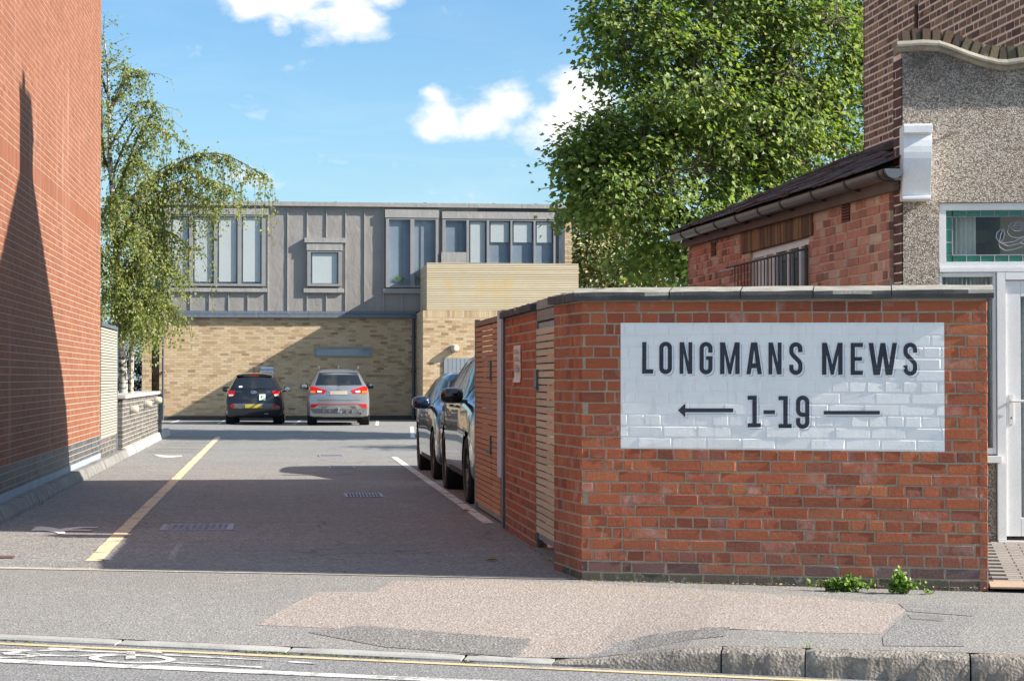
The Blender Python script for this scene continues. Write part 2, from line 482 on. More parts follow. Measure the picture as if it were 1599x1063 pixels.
M_ground = m_rough('ground_earth', (.10, .095, .08), (.06, .06, .05), 1.2)
M_mews = m_ground('mews_asphalt', (.278, .270, .258), (.092, .09, .088), (.51, .495, .475), 62, .42, .9, grain=.95, big=.5, streak=.42, cracks=True)
M_pave = m_ground('pavement_asphalt', (.272, .260, .246), (.105, .098, .09), (.48, .462, .44), 84, .32, .7, big=.5, grain=.62)
M_pave_new = m_ground('pavement_patch_grey', (.245, .238, .23), (.095, .095, .093), (.43, .42, .40), 85, .2, .8)
M_pave_dark = m_ground('pavement_patch_dark', (.225, .212, .20), (.075, .07, .066), (.42, .40, .375), 75, .3, .9)
M_pave_pink = m_ground('pavement_patch_pink', (.35, .303, .27), (.18, .14, .115), (.54, .49, .455), 78, .12, .7, big=.7)
M_road = m_ground('road_asphalt', (.225, .222, .222), (.10, .10, .10), (.40, .395, .39), 85, .25, .6)
M_concrete = m_rough('kerb_concrete', (.42, .405, .38), (.30, .285, .265), 6, .9, .4)
M_concrete_old = m_rough('old_kerb_concrete', (.24, .23, .215), (.13, .125, .118), 5, .9, .5)

def m_granite():
    def b(t, bs):
        P = t.pos(); n = t.noise(P, 14, 6, .7); f = t.noise(P, 70, 4, .7); k = t.noise(P, 2.2, 4, .6); v = t.voronoi(P, 60)
        c = t.ramp(n, [(.28, (.15, .13, .112)), (.5, (.27, .238, .205)), (.72, (.42, .38, .335))])
        c = t.mix(t.maprange(f, .45, .7, 0, .45), c, (.12, .105, .095)); c = t.mix(t.maprange(k, .52, .75, 0, .5), c, (.30, .21, .13))
        t.put(bs.inputs['Base Color'], c); t.put(bs.inputs['Normal'], t.bump(t.math('ADD', t.math('MULTIPLY', n, 1.3), t.math('ADD', f, v)), .75, .011))
    return material('kerb_granite', b, rough=.9)
M_granite = m_granite()

def grid_sheet(name, mat, a0, a1, b0, b1, zf, na, nb, dz=0.0, poly=None):
    bm = bmesh.new()
    if poly is None:
        vs = [[bm.verts.new((lerp(a0, a1, i / na), lerp(b0, b1, j / nb), 0)) for j in range(nb + 1)] for i in range(na + 1)]
        for i in range(na):
            for j in range(nb): bm.faces.new((vs[i][j], vs[i][j + 1], vs[i + 1][j + 1], vs[i + 1][j]))
    else:
        ps = [bm.verts.new((p[0], p[1], 0)) for p in poly]; bm.faces.new(ps)
        lo = (min(p[0] for p in poly), min(p[1] for p in poly)); hi = (max(p[0] for p in poly), max(p[1] for p in poly))
        for k, st in ((0, .25), (1, .3)):
            q = math.ceil(lo[k] / st) * st
            while q < hi[k]:
                co = [0, 0, 0]; co[k] = q; no = [0, 0, 0]; no[k] = 1
                bmesh.ops.bisect_plane(bm, geom=bm.verts[:] + bm.edges[:] + bm.faces[:], plane_co=co, plane_no=no); q += st
    for v in bm.verts:
        a, b = v.co.x, v.co.y; v.co = ab2w(a, b, zf(a, b) + dz)
    bmesh.ops.recalc_face_normals(bm, faces=bm.faces)
    if bm.faces and sum(f.normal.z for f in bm.faces) < 0: bmesh.ops.reverse_faces(bm, faces=bm.faces)
    me = bpy.data.meshes.new(name); bm.to_mesh(me); bm.free()
    o = link(name, me, None, mat); o['kind'] = 'structure'
    return o

# ------------------------------------------------------------------ ground, road, pavement
g = box('ground', M_ground, None, -700, 700, -400, 1500, -1.2, -.35); g['kind'] = 'structure'
grid_sheet('road', M_road, -60, 60, BK - .05, BK + 13, lambda a, b: road_z(a) - .012 * 0, 240, 8)
grid_sheet('pavement', M_pave, -30, 30, -.1, BK - .11, lambda a, b: pave_z(a, b), 240, 12)
far = MB(); far.add([ab2w(-60, BK + 13, -.1), ab2w(60, BK + 13, -.1), ab2w(60, BK + 40, -.1), ab2w(-60, BK + 40, -.1)], [(0, 3, 2, 1)])
far.build('opposite_pavement', M_pave, None, kind='structure')
# the mews surface behind the threshold line
mv = [ab2w(-14, -.1), ab2w(.2, -.1), Vector((2.2, 13.2, 0)), Vector((12, 13.4, 0)), Vector((12, 75, 0)), Vector((-16, 75, 0))]
MB().add([Vector((p.x, p.y, 0.002)) for p in mv], [tuple(range(6))]).build('mews_road', M_mews, None, kind='structure')

def pts(l, z=0.0):
    return [w2ab(on_z(x, y, z)) for x, y in l]
def patch(name, mat, l, z=-.012, dz=.0016):
    return grid_sheet(name, mat, 0, 0, 0, 0, pave_z, 0, 0, dz, pts(l, z))
patch('pavement_patch', M_pave_pink, [(398, 968), (470, 934), (500, 923), (588, 923), (612, 909), (760, 907), (930, 913), (1100, 920), (1300, 934), (1402, 943), (1415, 952), (1395, 970), (1376, 992), (1250, 990), (1145, 985), (1060, 983), (978, 990), (900, 991), (836, 989), (650, 979), (520, 971)])
patch('pavement_patch', M_pave_pink, [(836, 991), (976, 991.5), (953, 1013), (880, 1017), (806, 1017)], -.05)
patch('pavement_patch', M_pave_dark, [(984, 992), (1058, 985), (1140, 987), (1132, 1002), (1020, 1009), (958, 1013)], -.03)
patch('pavement_patch', M_pave_new, [(1403, 938), (1527, 943), (1521, 958), (1418, 951), (1412, 946)], 0, .0028)
patch('pavement_patch', M_pave_new, [(1398, 972), (1417, 955), (1520, 961), (1499, 980), (1498, 996), (1507, 1008), (1380, 1008), (1378, 994)], 0, .0028)
patch('pavement_patch', M_pave_dark, [(480, 985), (560, 975), (830, 991), (802, 1014), (700, 1008), (600, 1003)], -.04, .0028)
M_copale = m_rough('pale_edging', (.52, .48, .41), (.34, .31, .26), 9, .9, .4)
patch('concrete_strip', M_copale, [(-30, 884.5), (450, 893.0), (905, 903.2), (880, 904.6), (450, 896), (-30, 887.5)], 0, .004)
patch('cellar_cover', M_concrete_old, [(1417, 957), (1474, 962), (1473, 967.5), (1423, 964)], 0, .005)
patch('access_cover', m_rough('iron_rust', (.17, .085, .06), (.09, .05, .04), 20), [(-12, 868), (24, 869), (22, 872), (-12, 872)], 0, .009)

# kerb stones along the street
kerb = thing('kerb', None, None, ab2w(-8, BK)); kerb['kind'] = 'structure'
def kerb_stone(a0, a1, mat, n=10, wob=0.0, rad=.012):
    rows = []; W = .135 if mat is not M_granite else .15
    zt0 = kerb_z
    for i in range(n + 1):
        a = lerp(a0, a1, i / n); z = zt0(a); zb = road_z(a) - .06
        e = .008 if i in (0, n) else 0
        w = lambda s=1.0: npr.uniform(-wob, wob) * s
        rows.append([ab2w(a, BK + w(), zb), ab2w(a, BK + w() - e, lerp(zb + .06, z, .4)), ab2w(a, BK - .004 + w() - e, z - rad - .012 + w(.6)), ab2w(a, BK - rad - .012 + w(.6), z - .004 - e + w(.4)),
                     ab2w(a, BK - W * .6, z + w(.3) - e), ab2w(a, BK - W, z - .002), ab2w(a, BK - W, zb)])
    m = MB(); k = len(rows[0])
    m.add([p for r_ in rows for p in r_], [(i * k + j, i * k + (j + 1) % k, (i + 1) * k + (j + 1) % k, (i + 1) * k + j) for i in range(n) for j in range(k)] + [tuple(range(k)), tuple(reversed(range(n * k, (n + 1) * k)))])
    o = m.build('kerb_stone', mat, kerb, smooth=True)
    return o
a = -14.0
ends = [-.09, .335, 1.172]
for k in range(15): 
    kerb_stone(a + .006, a + .92 - .006, M_concrete, 6, .0012); a += .925
kerb_stone(a + .006, .335 - .004, M_concrete, 6, .0012)
kerb_stone(.338, 1.175, M_granite, 14, .004)
kerb_stone(1.183, 1.586, M_granite, 14, .007)
kerb_stone(1.592, 2.375, M_granite, 22, .009)
kerb_stone(2.384, 3.254, M_granite, 22, .010)
a = 3.26
for k in range(8): kerb_stone(a, a + .86, M_granite, 14, .008); a += .87

# road markings
M_white_worn = m_paint_line('road_paint_white', (.66, .64, .60), (.24, .235, .23), .64, 6)
M_yellow_worn = m_paint_line('road_paint_yellow', (.64, .52, .34), (.26, .245, .22), .70, 3)
M_white_ok = m_paint_line('road_paint_white_line', (.70, .69, .66), (.25, .245, .235), .68, 5)
def strip_ab(name, mat, p, dz=.004, zf=lambda a, b: road_z(a)):
    return grid_sheet(name, mat, 0, 0, 0, 0, zf, 0, 0, dz, p)
strip_ab('yellow_line', m_paint_line('kerb_line_yellow', (.62, .47, .26), (.24, .23, .22), .74, 4), [(-12, 3.285), (12, 3.285), (12, 3.345), (-12, 3.345)])
strip_ab('white_line', M_white_ok, [(-2.35, 3.82), (8, 3.62), (8, 3.70), (-2.35, 3.93)])
def stroke_ab(name, mat, l, w, dz=.004):
    """painted stroke: polyline in street coordinates"""
    m = MB(); n = len(l); vs = []
    for i in range(n):
        p = Vector(l[i]); d = (Vector(l[min(i + 1, n - 1)]) - Vector(l[max(i - 1, 0)])).normalized(); q = Vector((-d.y, d.x)) * w / 2
        for s in (1, -1): e = p + q * s; vs.append(ab2w(e.x, e.y, road_z(e.x) + dz))
    m.add(vs, [(2 * i, 2 * i + 1, 2 * i + 3, 2 * i + 2) for i in range(n - 1)])
    return m
bike = MB()
def cyc(l, w):
    m = stroke_ab('x', None, l, w); bike.add(m.v, m.f)
A0, B0 = -2.15, 3.56
circ = lambda ca, cb_, r_, s=1: [(ca + r_ * math.cos(2 * math.pi * k / 16), cb_ + r_ * s * math.sin(2 * math.pi * k / 16)) for k in range(17)]
cyc(circ(-2.42, 3.66, .2, .62), .05); cyc(circ(-1.72, 3.62, .2, .62), .05)
cyc([(-2.40, 3.64), (-2.20, 3.44), (-1.80, 3.42), (-2.02, 3.62), (-2.38, 3.66)], .05); cyc([(-1.72, 3.64), (-1.82, 3.38), (-1.66, 3.36)], .05); cyc([(-2.26, 3.40), (-2.08, 3.39)], .05)
cyc([(-1.62, 3.44), (-1.05, 3.47), (-1.48, 3.68), (-1.02, 3.70)], .045); cyc([(-.95, 3.48), (-.80, 3.50)], .045); cyc([(-2.7, 3.58), (-2.3, 3.5)], .05)
o = bike.build('cycle_marking', M_white_worn, None, kind='structure')

def mews_sheet(name, mat, l, dz=.006, world=False):
    P = [Vector((x, y, 0)) for x, y in l] if world else [on_z(x, y) for x, y in l]
    m = MB().add([Vector((p.x, p.y, dz)) for p in P], [tuple(range(len(P)))])
    return m.build(name, mat, None, kind='structure')
# long yellow line with ragged edge
yl = []; yy = 14.75; left = []; right = []
while yy < 45.6:
    left.append((-1.395 + npr.uniform(-.006, .006), yy)); right.append((-1.275 + npr.uniform(-.006, .006), yy)); yy += .22
m = MB(); m.add([Vector((x, y, .007)) for x, y in left] + [Vector((x, y, .007)) for x, y in right], [(i, i + len(left), i + 1 + len(left), i + 1) for i in range(len(left) - 1)])
m.build('yellow_line', M_yellow_worn, None, kind='structure')
mews_sheet('white_line', M_white_ok, [(1.87, 18.2), (1.975, 18.2), (1.995, 33.6), (1.89, 33.6)], .007, True)
# faded bay marks near the far end
for (p) in [[(262, 660.5), (280, 655.5), (284, 655.5), (268, 660.8)], [(350, 656), (338, 662), (341, 662), (353, 656)], [(455, 663), (468, 656), (472, 656), (461, 663)], [(586, 664.5), (587, 656.5), (592, 656.5), (591.5, 664.5)],
            [(641, 683.5), (640, 666), (646, 666), (648, 683.5)], [(646, 677), (646, 676), (660, 676), (660, 677)]]:
    mews_sheet('bay_marking', M_white_ok, p, .0065)
yh = m_paint_line('road_paint_faded_yellow', (.48, .39, .23), (.25, .24, .22), .50, 5)
for y_ in (680, 683.5, 687.5, 691.5, 696, 701, 706.5):
    l = on_z(205, y_); w_ = .11
    mews_sheet('hatch_marking', yh, [(-2.30, l.y), (-1.45, l.y - .15), (-1.45, l.y + w_ - .15), (-2.30, l.y + w_)], .0065, True)
mews_sheet('white_arc', M_white_ok, [(240, 709.5), (262, 711.5), (284, 711.2), (284, 713.2), (262, 714.8), (248, 713.5)], .0066)
bird = [(52, 826), (57, 824), (49, 823), (66, 822.6), (82, 824.6), (93, 827), (103, 825), (125, 823.2), (153, 823.4), (152, 824.6), (128, 825.2), (112, 827.2), (144, 827.8), (140, 829.6), (112, 829), (101, 829.6), (102, 833.6), (92, 834.4), (86, 831.8), (70, 829.2), (48, 829.4), (50, 827.6)]
mews_sheet('painted_emblem', m_paint_line('road_paint_emblem', (.66, .65, .63), (.25, .24, .24), .80, 9), bird, .0075)

# manhole cover and gully grates
M_iron = m_rough('cast_iron', (.36, .35, .40), (.22, .215, .25), 30, .5, .6, .0)
def cover(p0, p1, label, pattern):
    c = [on_z(*p0), on_z(*p1)]; x0, x1 = c[0].x, c[1].x; y0, y1 = c[1].y, c[0].y
    t = thing('manhole_cover' if pattern == 'studs' else 'drain_grate', label, 'manhole cover' if pattern == 'studs' else 'drain grate', ((x0 + x1) / 2, (y0 + y1) / 2, 0))
    b = MB()
    b.box(x0, x1, y0, y0 + .05, .003, .012); b.box(x0, x1, y1 - .05, y1, .003, .012); b.box(x0, x0 + .04, y0 + .05, y1 - .05, .003, .012); b.box(x1 - .04, x1, y0 + .05, y1 - .05, .003, .012)
    b.build('frame', M_iron, t)
    if pattern == 'studs':
        s = MB().box(x0 + .04, x1 - .04, y0 + .05, y1 - .05, .002, .007)
        n = 9
        for i in range(n):
            for j in range(7):
                cx_, cy_ = lerp(x0 + .09, x1 - .09, i / (n - 1)), lerp(y0 + .12, y1 - .12, j / 6)
                s.box(-.03, .03, -.012, .012, .006, .014, Matrix.Translation((cx_, cy_, 0)) @ Matrix.Rotation(R(45 if (i + j) % 2 else -45), 4, 'Z'))
        s.build('lid', M_iron, t)
    else:
        MB().box(x0 + .04, x1 - .04, y0 + .05, y1 - .05, .0025, .0045).build('pit', material('drain_dark', color=(.008, .008, .008), rough=.9), t)
        n = 9; me = MB().box(-.009, .009, y0 + .05, y1 - .05, .005, .012).mesh('bar', M_iron)
        for i in range(n): link('bar', me, t, None, Matrix.Translation((lerp(x0 + .05, x1 - .05, (i + .5) / n), 0, 0)))
    return t
cover((256, 819.5), (364, 828), 'rectangular patterned iron manhole cover beside the yellow line', 'studs')
cover((536, 771), (600, 776.5), 'iron drain grate in the mews nearest to the gates', 'grate')
cover((512, 728), (556, 731.5), 'iron drain grate second along the mews beyond the nearest grate', 'grate')
cover((497, 710.3), (538, 712.8), 'rusty drain grate third along the mews from the street', 'grate')
cover((484, 681), (513, 683.4), 'small drain grate farthest along the mews towards the silver car', 'grate')

# kerb along the left side of the mews and the ledge behind it
lk = thing('mews_kerb', None, None, (-2.5, 30, 0)); lk['kind'] = 'structure'
def batter(x0, y0, y1, h):
    sec = [(x0, -.02), (x0 - .006, .03), (x0 - .05, h - .008), (x0 - .065, h), (x0 - .16, h), (x0 - .16, -.02)]
    return MB().prism([(p[0], p[1]) for p in sec], 'y', y0, y1)
y = 15.2
while y < 47.4:
    L_ = .91; h = .125 if y < 33.5 else .15
    me = batter(-2.505 + npr.uniform(-.008, .008), y + .004, min(y + L_, 47.6) - .004, h + npr.uniform(-.004, .004)).build('kerb_stone', M_concrete_old if y < 34 else M_concrete, lk)
    y += L_ + .002
box('ledge', M_concrete_old, lk, -2.92, -2.668, 15.2, 47.6, -.02, .112)

# ================================================================== the front wall with the painted sign
red_stops = [(0, (.20, .055, .032)), (.12, (.33, .078, .034)), (.45, (.43, .112, .043)), (.7, (.385, .094, .040)), (.9, (.46, .145, .056)), (1, (.26, .078, .052))]
SIGN = (.262, 2.353, .872, 1.700)                       # a0, a1, v0, v1 on the wall face
SHEAR = -.004
def painted(name, base_build, rough):
    """brick or mortar under the white sign paint: the paint is a rectangle on the wall"""
    def b(t, bs):
        base_build(t, bs)
        P = t.pos()
        a = t.vmath('DOT_PRODUCT', t.vmath('SUBTRACT', P, tuple(C0)), tuple(SA))
        bb = t.vmath('DOT_PRODUCT', t.vmath('SUBTRACT', P, tuple(C0)), tuple(SB))
        sp = t.new('ShaderNodeSeparateXYZ'); t.put(sp.inputs[0], P)
        v = t.math('SUBTRACT', sp.outputs[2], t.math('MULTIPLY', a, SHEAR))
        k = t.math('MULTIPLY', t.math('MULTIPLY', t.math('GREATER_THAN', a, SIGN[0]), t.math('LESS_THAN', a, SIGN[1])), t.math('MULTIPLY', t.math('GREATER_THAN', v, SIGN[2]), t.math('LESS_THAN', v, SIGN[3])))
        k = t.math('MULTIPLY', k, t.math('GREATER_THAN', bb, -.06))
        col = bs.inputs['Base Color'].links[0].from_socket
        n = t.noise(P, 5, 5, .65); s = t.noise(t.vmath('MULTIPLY', P, (14, 14, 2.2)), 1.5, 4, .6)
        w = t.mix(t.maprange(n, .35, .75, 0, .6), (.87, .86, .835), (.76, .75, .73)); w = t.mix(t.maprange(s, .56, .8, 0, .45), w, (.54, .53, .51))
        t.put(bs.inputs['Base Color'], t.mix(k, col, w))
        t.put(bs.inputs['Roughness'], t.maprange(k, 0, 1, rough, .62))
        nb = bs.inputs['Normal'].links[0].from_node; t.put(nb.inputs['Strength'], t.maprange(k, 0, 1, .85, .34))
    return material(name, b, rough=rough)
def base_red(t, bs):
    P = t.pos(); r = t.rnd(); c = t.ramp(r, red_stops)
    n1 = t.noise(P, 45, 5, .65); n3 = t.noise(P, 160, 3, .6); n2 = t.noise(P, 1.3, 4, .6); hz = t.noise(t.vmath('MULTIPLY', P, (3, 3, 40)), 3, 3, .6)
    c = t.mix(t.maprange(n1, .35, .7, 0, .32), c, t.mix(1.0, c, (.6, .52, .5), 'MULTIPLY'))
    c = t.mix(t.maprange(hz, .5, .75, 0, .4), c, (.50, .16, .065))
    sp = t.new('ShaderNodeSeparateXYZ'); t.put(sp.inputs[0], P)
    pale = t.math('MULTIPLY', t.maprange(t.noise(P, 6, 5, .65), .50, .68, 0, 1), t.math('GREATER_THAN', t.math('FRACT', t.math('MULTIPLY', r, 9.7)), .74))
    c = t.mix(t.math('MULTIPLY', pale, .42), c, (.52, .40, .38))
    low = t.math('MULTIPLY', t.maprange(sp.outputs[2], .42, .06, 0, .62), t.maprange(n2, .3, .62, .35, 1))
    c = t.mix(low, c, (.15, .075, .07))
    t.put(bs.inputs['Base Color'], c); t.put(bs.inputs['Normal'], t.bump(t.math('ADD', n1, t.math('MULTIPLY', n3, .7)), .85, .007))
def base_mortar(t, bs):
    P = t.pos(); n = t.noise(P, 70, 5, .7); n2 = t.noise(P, 2.4, 4, .6)
    c = t.mix(t.maprange(n, .3, .7), (.44, .365, .265), (.27, .22, .155)); c = t.mix(t.maprange(n2, .55, .8, 0, .45), c, (.17, .14, .11))
    t.put(bs.inputs['Base Color'], c); t.put(bs.inputs['Normal'], t.bump(n, .8, .005))
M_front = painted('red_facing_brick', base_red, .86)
M_front_mortar = painted('lime_mortar', base_mortar, .95)
def moss(t, bs):
    P = t.pos(); n = t.noise(P, 16, 6, .7); g_ = t.noise(P, 5, 5, .65); f = t.noise(P, 120, 3, .6)
    c = t.ramp(t.rnd(), [(0, (.10, .075, .062)), (.5, (.085, .08, .065)), (1, (.14, .085, .07))])
    c = t.mix(t.maprange(g_, .42, .62, 0, .6), c, (.10, .105, .055)); c = t.mix(t.maprange(n, .56, .70, 0, .75), c, (.46, .45, .43))
    t.put(bs.inputs['Base Color'], c); t.put(bs.inputs['Normal'], t.bump(t.math('ADD', n, f), .9, .008))
M_moss = material('mossy_footing_brick', moss, rough=.92)

M_weather = m_brick('weathered_footing_brick', [(0, (.16, .085, .075)), (.5, (.24, .11, .09)), (1, (.20, .12, .115))], .9, .92, dirt=.3, white=.6)
fw = thing('brick_wall', 'low red brick wall with a painted white street sign and dark coping', 'wall', C0)
WL = 2.6215; TOP = 1.845; WT = .33
def inset(p, q): return p
FARR = Vector((1.914, 13.782, 0))
RU = (C0 - FARR).normalized(); RL = (C0 - FARR).length
# mortar core: a prism a little behind the brick faces
def off2(p, d1, d2): return p + d1 + d2
core = [C0 - SB * .003 + Vector((.003, 0, 0)), ab2w(WL - .003, -.003), ab2w(WL - .003, -WT), ab2w(.42, -WT), Vector((FARR.x + .335, FARR.y, 0)), FARR + Vector((.003, -.003, 0))]
MB().prism([(p.x, p.y) for p in core], 'z', -.12, TOP).build('mortar_core', M_front_mortar, fw)
fb = Bricks(fw, depth=.05, ch=.0036, jit=.0016, out=.0013, tilt=.005, vary=6)
def front_rows(i_bottom):
    k = 24 - i_bottom                                   # index from the top
    r2 = random.Random(100 + k)
    if k % 3 == 1: u, row, units = -.03 - .02 * (k % 2), [], [HD]
    else: u, row, units = (-.06, -.17)[(k % 2)] - r2.uniform(0, .03), [], [ST]
    while u < WL - .03:
        w = units[0] + r2.uniform(-.004, .004)
        if k % 3 == 2 and .1 < u < .3: w = .055
        a_, b_ = max(u, 0.0), min(u + w, WL)
        if WL - b_ < .045: b_ = WL
        if b_ - a_ > .04: row.append((a_, b_))
        u += w + .010
    return row
def flat_in_sign(a_, b_, c, d, i): return M_moss if i == 0 else (M_weather if i == 1 and npr.uniform() < .7 else M_front)
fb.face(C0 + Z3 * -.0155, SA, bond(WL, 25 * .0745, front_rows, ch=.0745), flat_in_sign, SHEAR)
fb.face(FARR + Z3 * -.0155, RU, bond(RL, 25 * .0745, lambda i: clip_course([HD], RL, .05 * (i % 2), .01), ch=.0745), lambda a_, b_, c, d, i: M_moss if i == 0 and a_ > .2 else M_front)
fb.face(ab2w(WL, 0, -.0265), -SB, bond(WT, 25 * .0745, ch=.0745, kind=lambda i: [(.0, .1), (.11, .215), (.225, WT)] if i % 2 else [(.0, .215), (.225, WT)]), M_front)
fb.finish(300)

# coping: dark, soot-crusted sides and paler worn tops
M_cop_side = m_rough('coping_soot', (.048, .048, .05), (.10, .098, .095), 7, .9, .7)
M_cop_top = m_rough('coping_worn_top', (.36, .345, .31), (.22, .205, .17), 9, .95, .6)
M_joint = m_mortar('coping_joint', (.42, .40, .36))
def coping(parent, P0, P1, inward, w, z, ov=.042, name='coping_stone', sides=M_cop_side, h=.058, rise=.034):
    """one saddle-topped stone from P0 to P1; inward: unit vector from its outer edge to its inner edge"""
    P0, P1 = Vector(P0), Vector(P1); n = 4
    sec = [(-ov, z), (-ov - .003, z + h * .5), (-ov, z + h - .006), (-ov + .012, z + h), (w / 2, z + h + rise), (w + ov - .012, z + h), (w + ov, z + h - .006), (w + ov, z)]
    m = MB(); k = len(sec)
    for i in range(n + 1):
        p = P0.lerp(P1, i / n)
        for q, zz in sec: v = p + inward * (q + npr.uniform(-.002, .002)); m.v.append((v.x, v.y, zz + npr.uniform(-.0025, .0025)))
    for i in range(n):
        for j in range(k): m.f.append((i * k + j, i * k + (j + 1) % k, (i + 1) * k + (j + 1) % k, (i + 1) * k + j))
    m.f += [tuple(range(k)), tuple(reversed(range(n * k, (n + 1) * k)))]
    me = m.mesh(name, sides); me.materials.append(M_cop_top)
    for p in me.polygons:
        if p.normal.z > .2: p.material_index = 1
    return link(name, me, parent)
def cop_a(px): return w2ab(on_p(px, 460, C0, SB))[0]
js = [-.048, .135] + [cop_a(x) for x in (1046, 1157, 1270, 1392)] + [WL + .045]
js = [-.048] + js[2:]
inw = -SB
for p, q in zip(js[:-1], js[1:]):
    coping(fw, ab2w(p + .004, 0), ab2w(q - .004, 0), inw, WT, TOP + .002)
MB().prism([(p.x, p.y) for p in core], 'z', TOP + .0005, TOP + .05).build('bedding', M_joint, fw)
inr = Vector((.993, .116, 0))
for k in range(3):
    p, q = FARR + Vector((0, .03, 0)), C0 + Vector((-.004, .04, 0))
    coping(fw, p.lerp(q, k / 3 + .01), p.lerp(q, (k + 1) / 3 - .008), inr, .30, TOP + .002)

# painted letters, in layers of paint on the bricks: blue-grey drop shadow, white outline, dark letters
def arc(cx, cy, r, a0, a1, n=10): return [(cx + r * math.cos(lerp(a0, a1, k / n)), cy + r * math.sin(lerp(a0, a1, k / n))) for k in range(n + 1)]
PI = math.pi
def offset_path(path, s):
    P = [Vector(p) for p in path]; L_, R_ = [], []
    for i, p in enumerate(P):
        d0 = (p - P[i - 1]).normalized() if i else (P[1] - p).normalized(); d1 = (P[i + 1] - p).normalized() if i < len(P) - 1 else d0
        d = (d0 + d1).normalized(); n = Vector((-d.y, d.x)); k = s / 2 / max(.5, n.dot(Vector((-d0.y, d0.x))))
        L_.append(tuple(p + n * k)); R_.append(tuple(p - n * k))
    return L_ + R_[::-1]
def rrect(x0, x1, y0, y1, r): return arc(x1 - r, y1 - r, r, 0, PI / 2) + arc(x0 + r, y1 - r, r, PI / 2, PI) + arc(x0 + r, y0 + r, r, PI, 1.5 * PI) + arc(x1 - r, y0 + r, r, 1.5 * PI, 2 * PI)
def glyph(c, w, H, s):
    """outlines in pixels of the photograph, y up; each item is [outer, holes...]"""
    h = s / 2
    if c == 'L': return [[[(0, 0), (w, 0), (w, s), (s, s), (s, H), (0, H)]]]
    if c == 'O': return [[rrect(0, w, -.6, H + .6, w / 2), rrect(s, w - s, s - .6, H - s + .6, (w - 2 * s) / 2)]]
    if c == 'N': return [[[(0, 0), (s * .92, 0), (s * .92, H * .64), (w - s * 1.05, 0), (w, 0), (w, H), (w - s * .92, H), (w - s * .92, H * .38), (s * 1.05, H), (0, H)]]]
    if c == 'M': return [[[(0, 0), (s * 1.05, 0), (s * 1.05, H * .63), (w * .43, 0), (w * .57, 0), (w - s * 1.05, H * .63), (w - s * 1.05, 0), (w, 0), (w, H), (w - s * 1.15, H), (w / 2, H * .33), (s * 1.15, H), (0, H)]]]
    if c == 'A': return [[[(0, 0), (s * 1.0, 0), (w * .335, H * .19), (w * .665, H * .19), (w - s, 0), (w, 0), (w * .70, H), (w * .30, H)], [(w * .395, H * .345), (w * .5, H * .76), (w * .605, H * .345)]]]
    if c == 'E': return [[[(0, 0), (w, 0), (w, s), (s, s), (s, H / 2 - h * .9), (w * .92, H / 2 - h * .9), (w * .92, H / 2 + h * .9), (s, H / 2 + h * .9), (s, H - s), (w, H - s), (w, H), (0, H)]]]
    if c == 'W': return [[[(w * .17, 0), (w * .40, 0), (w * .5, H * .60), (w * .60, 0), (w * .83, 0), (w, H), (w - s * 1.1, H), (w * .715, H * .30), (w * .585, H), (w * .415, H), (w * .285, H * .30), (s * 1.1, H), (0, H)]]]
    if c == 'S':
        r = w / 2 - h; p = [(w - h, H * .70), (w - h, H - h - r + .6)] + arc(w / 2, H - h - r + .6, r, 0, PI)[1:] + [(h, H * .74)]
        p += [(lerp(h, w - h, smooth(k / 8)) , lerp(H * .72, H * .31, k / 8)) for k in range(9)]
        p += [(w - h, h + r - .6)] + arc(w / 2, h + r - .6, r, 0, -PI)[1:] + [(h, H * .31)]
        return [[offset_path(p, s)]]
    if c == 'G':
        r = w / 2 - h; p = [(w - h, H * .67), (w - h, H - h - r + .6)] + arc(w / 2, H - h - r + .6, r, 0, PI)[1:] + arc(w / 2, h + r - .6, r, PI, 2 * PI) + [(w - h, H * .56)]
        return [[offset_path(p, s)], [[(w * .5, H * .56 - s * .85), (w - s, H * .56 - s * .85), (w - s, H * .56), (w * .5, H * .56)]]]
    if c == '1':
        x0, x1 = w * .36, w * .70; f = s * .92
        return [[[(0, 0), (w, 0), (w, f), (x1, f), (x1, H), (0, H), (0, H - f), (x0, H - f), (x0, f), (0, f)]]]
    if c == '9':
        r = w / 2 - h; p = [(h, H * .32), (h, h + r - .6)] + arc(w / 2, h + r - .6, r, -PI, 0)[1:] + arc(w / 2, H - h - r + .6, r, 0, PI)[0:] + arc(w / 2, H * .42 + r, r, PI, 1.5 * PI) + [(w - s, H * .42)]
        return [[offset_path(p, s)]]
    if c == '-': return [[[(0, 0), (w, 0), (w, H), (0, H)]]]
    if c == '<': return [[[(0, H / 2), (w * .137, 0), (w * .137, H * .36), (w, H * .36), (w, H * .64), (w * .137, H * .64), (w * .137, H)]]]
joint_rows = [(-.0155 + i * .0745 - .010, -.0155 + i * .0745) for i in range(26)]
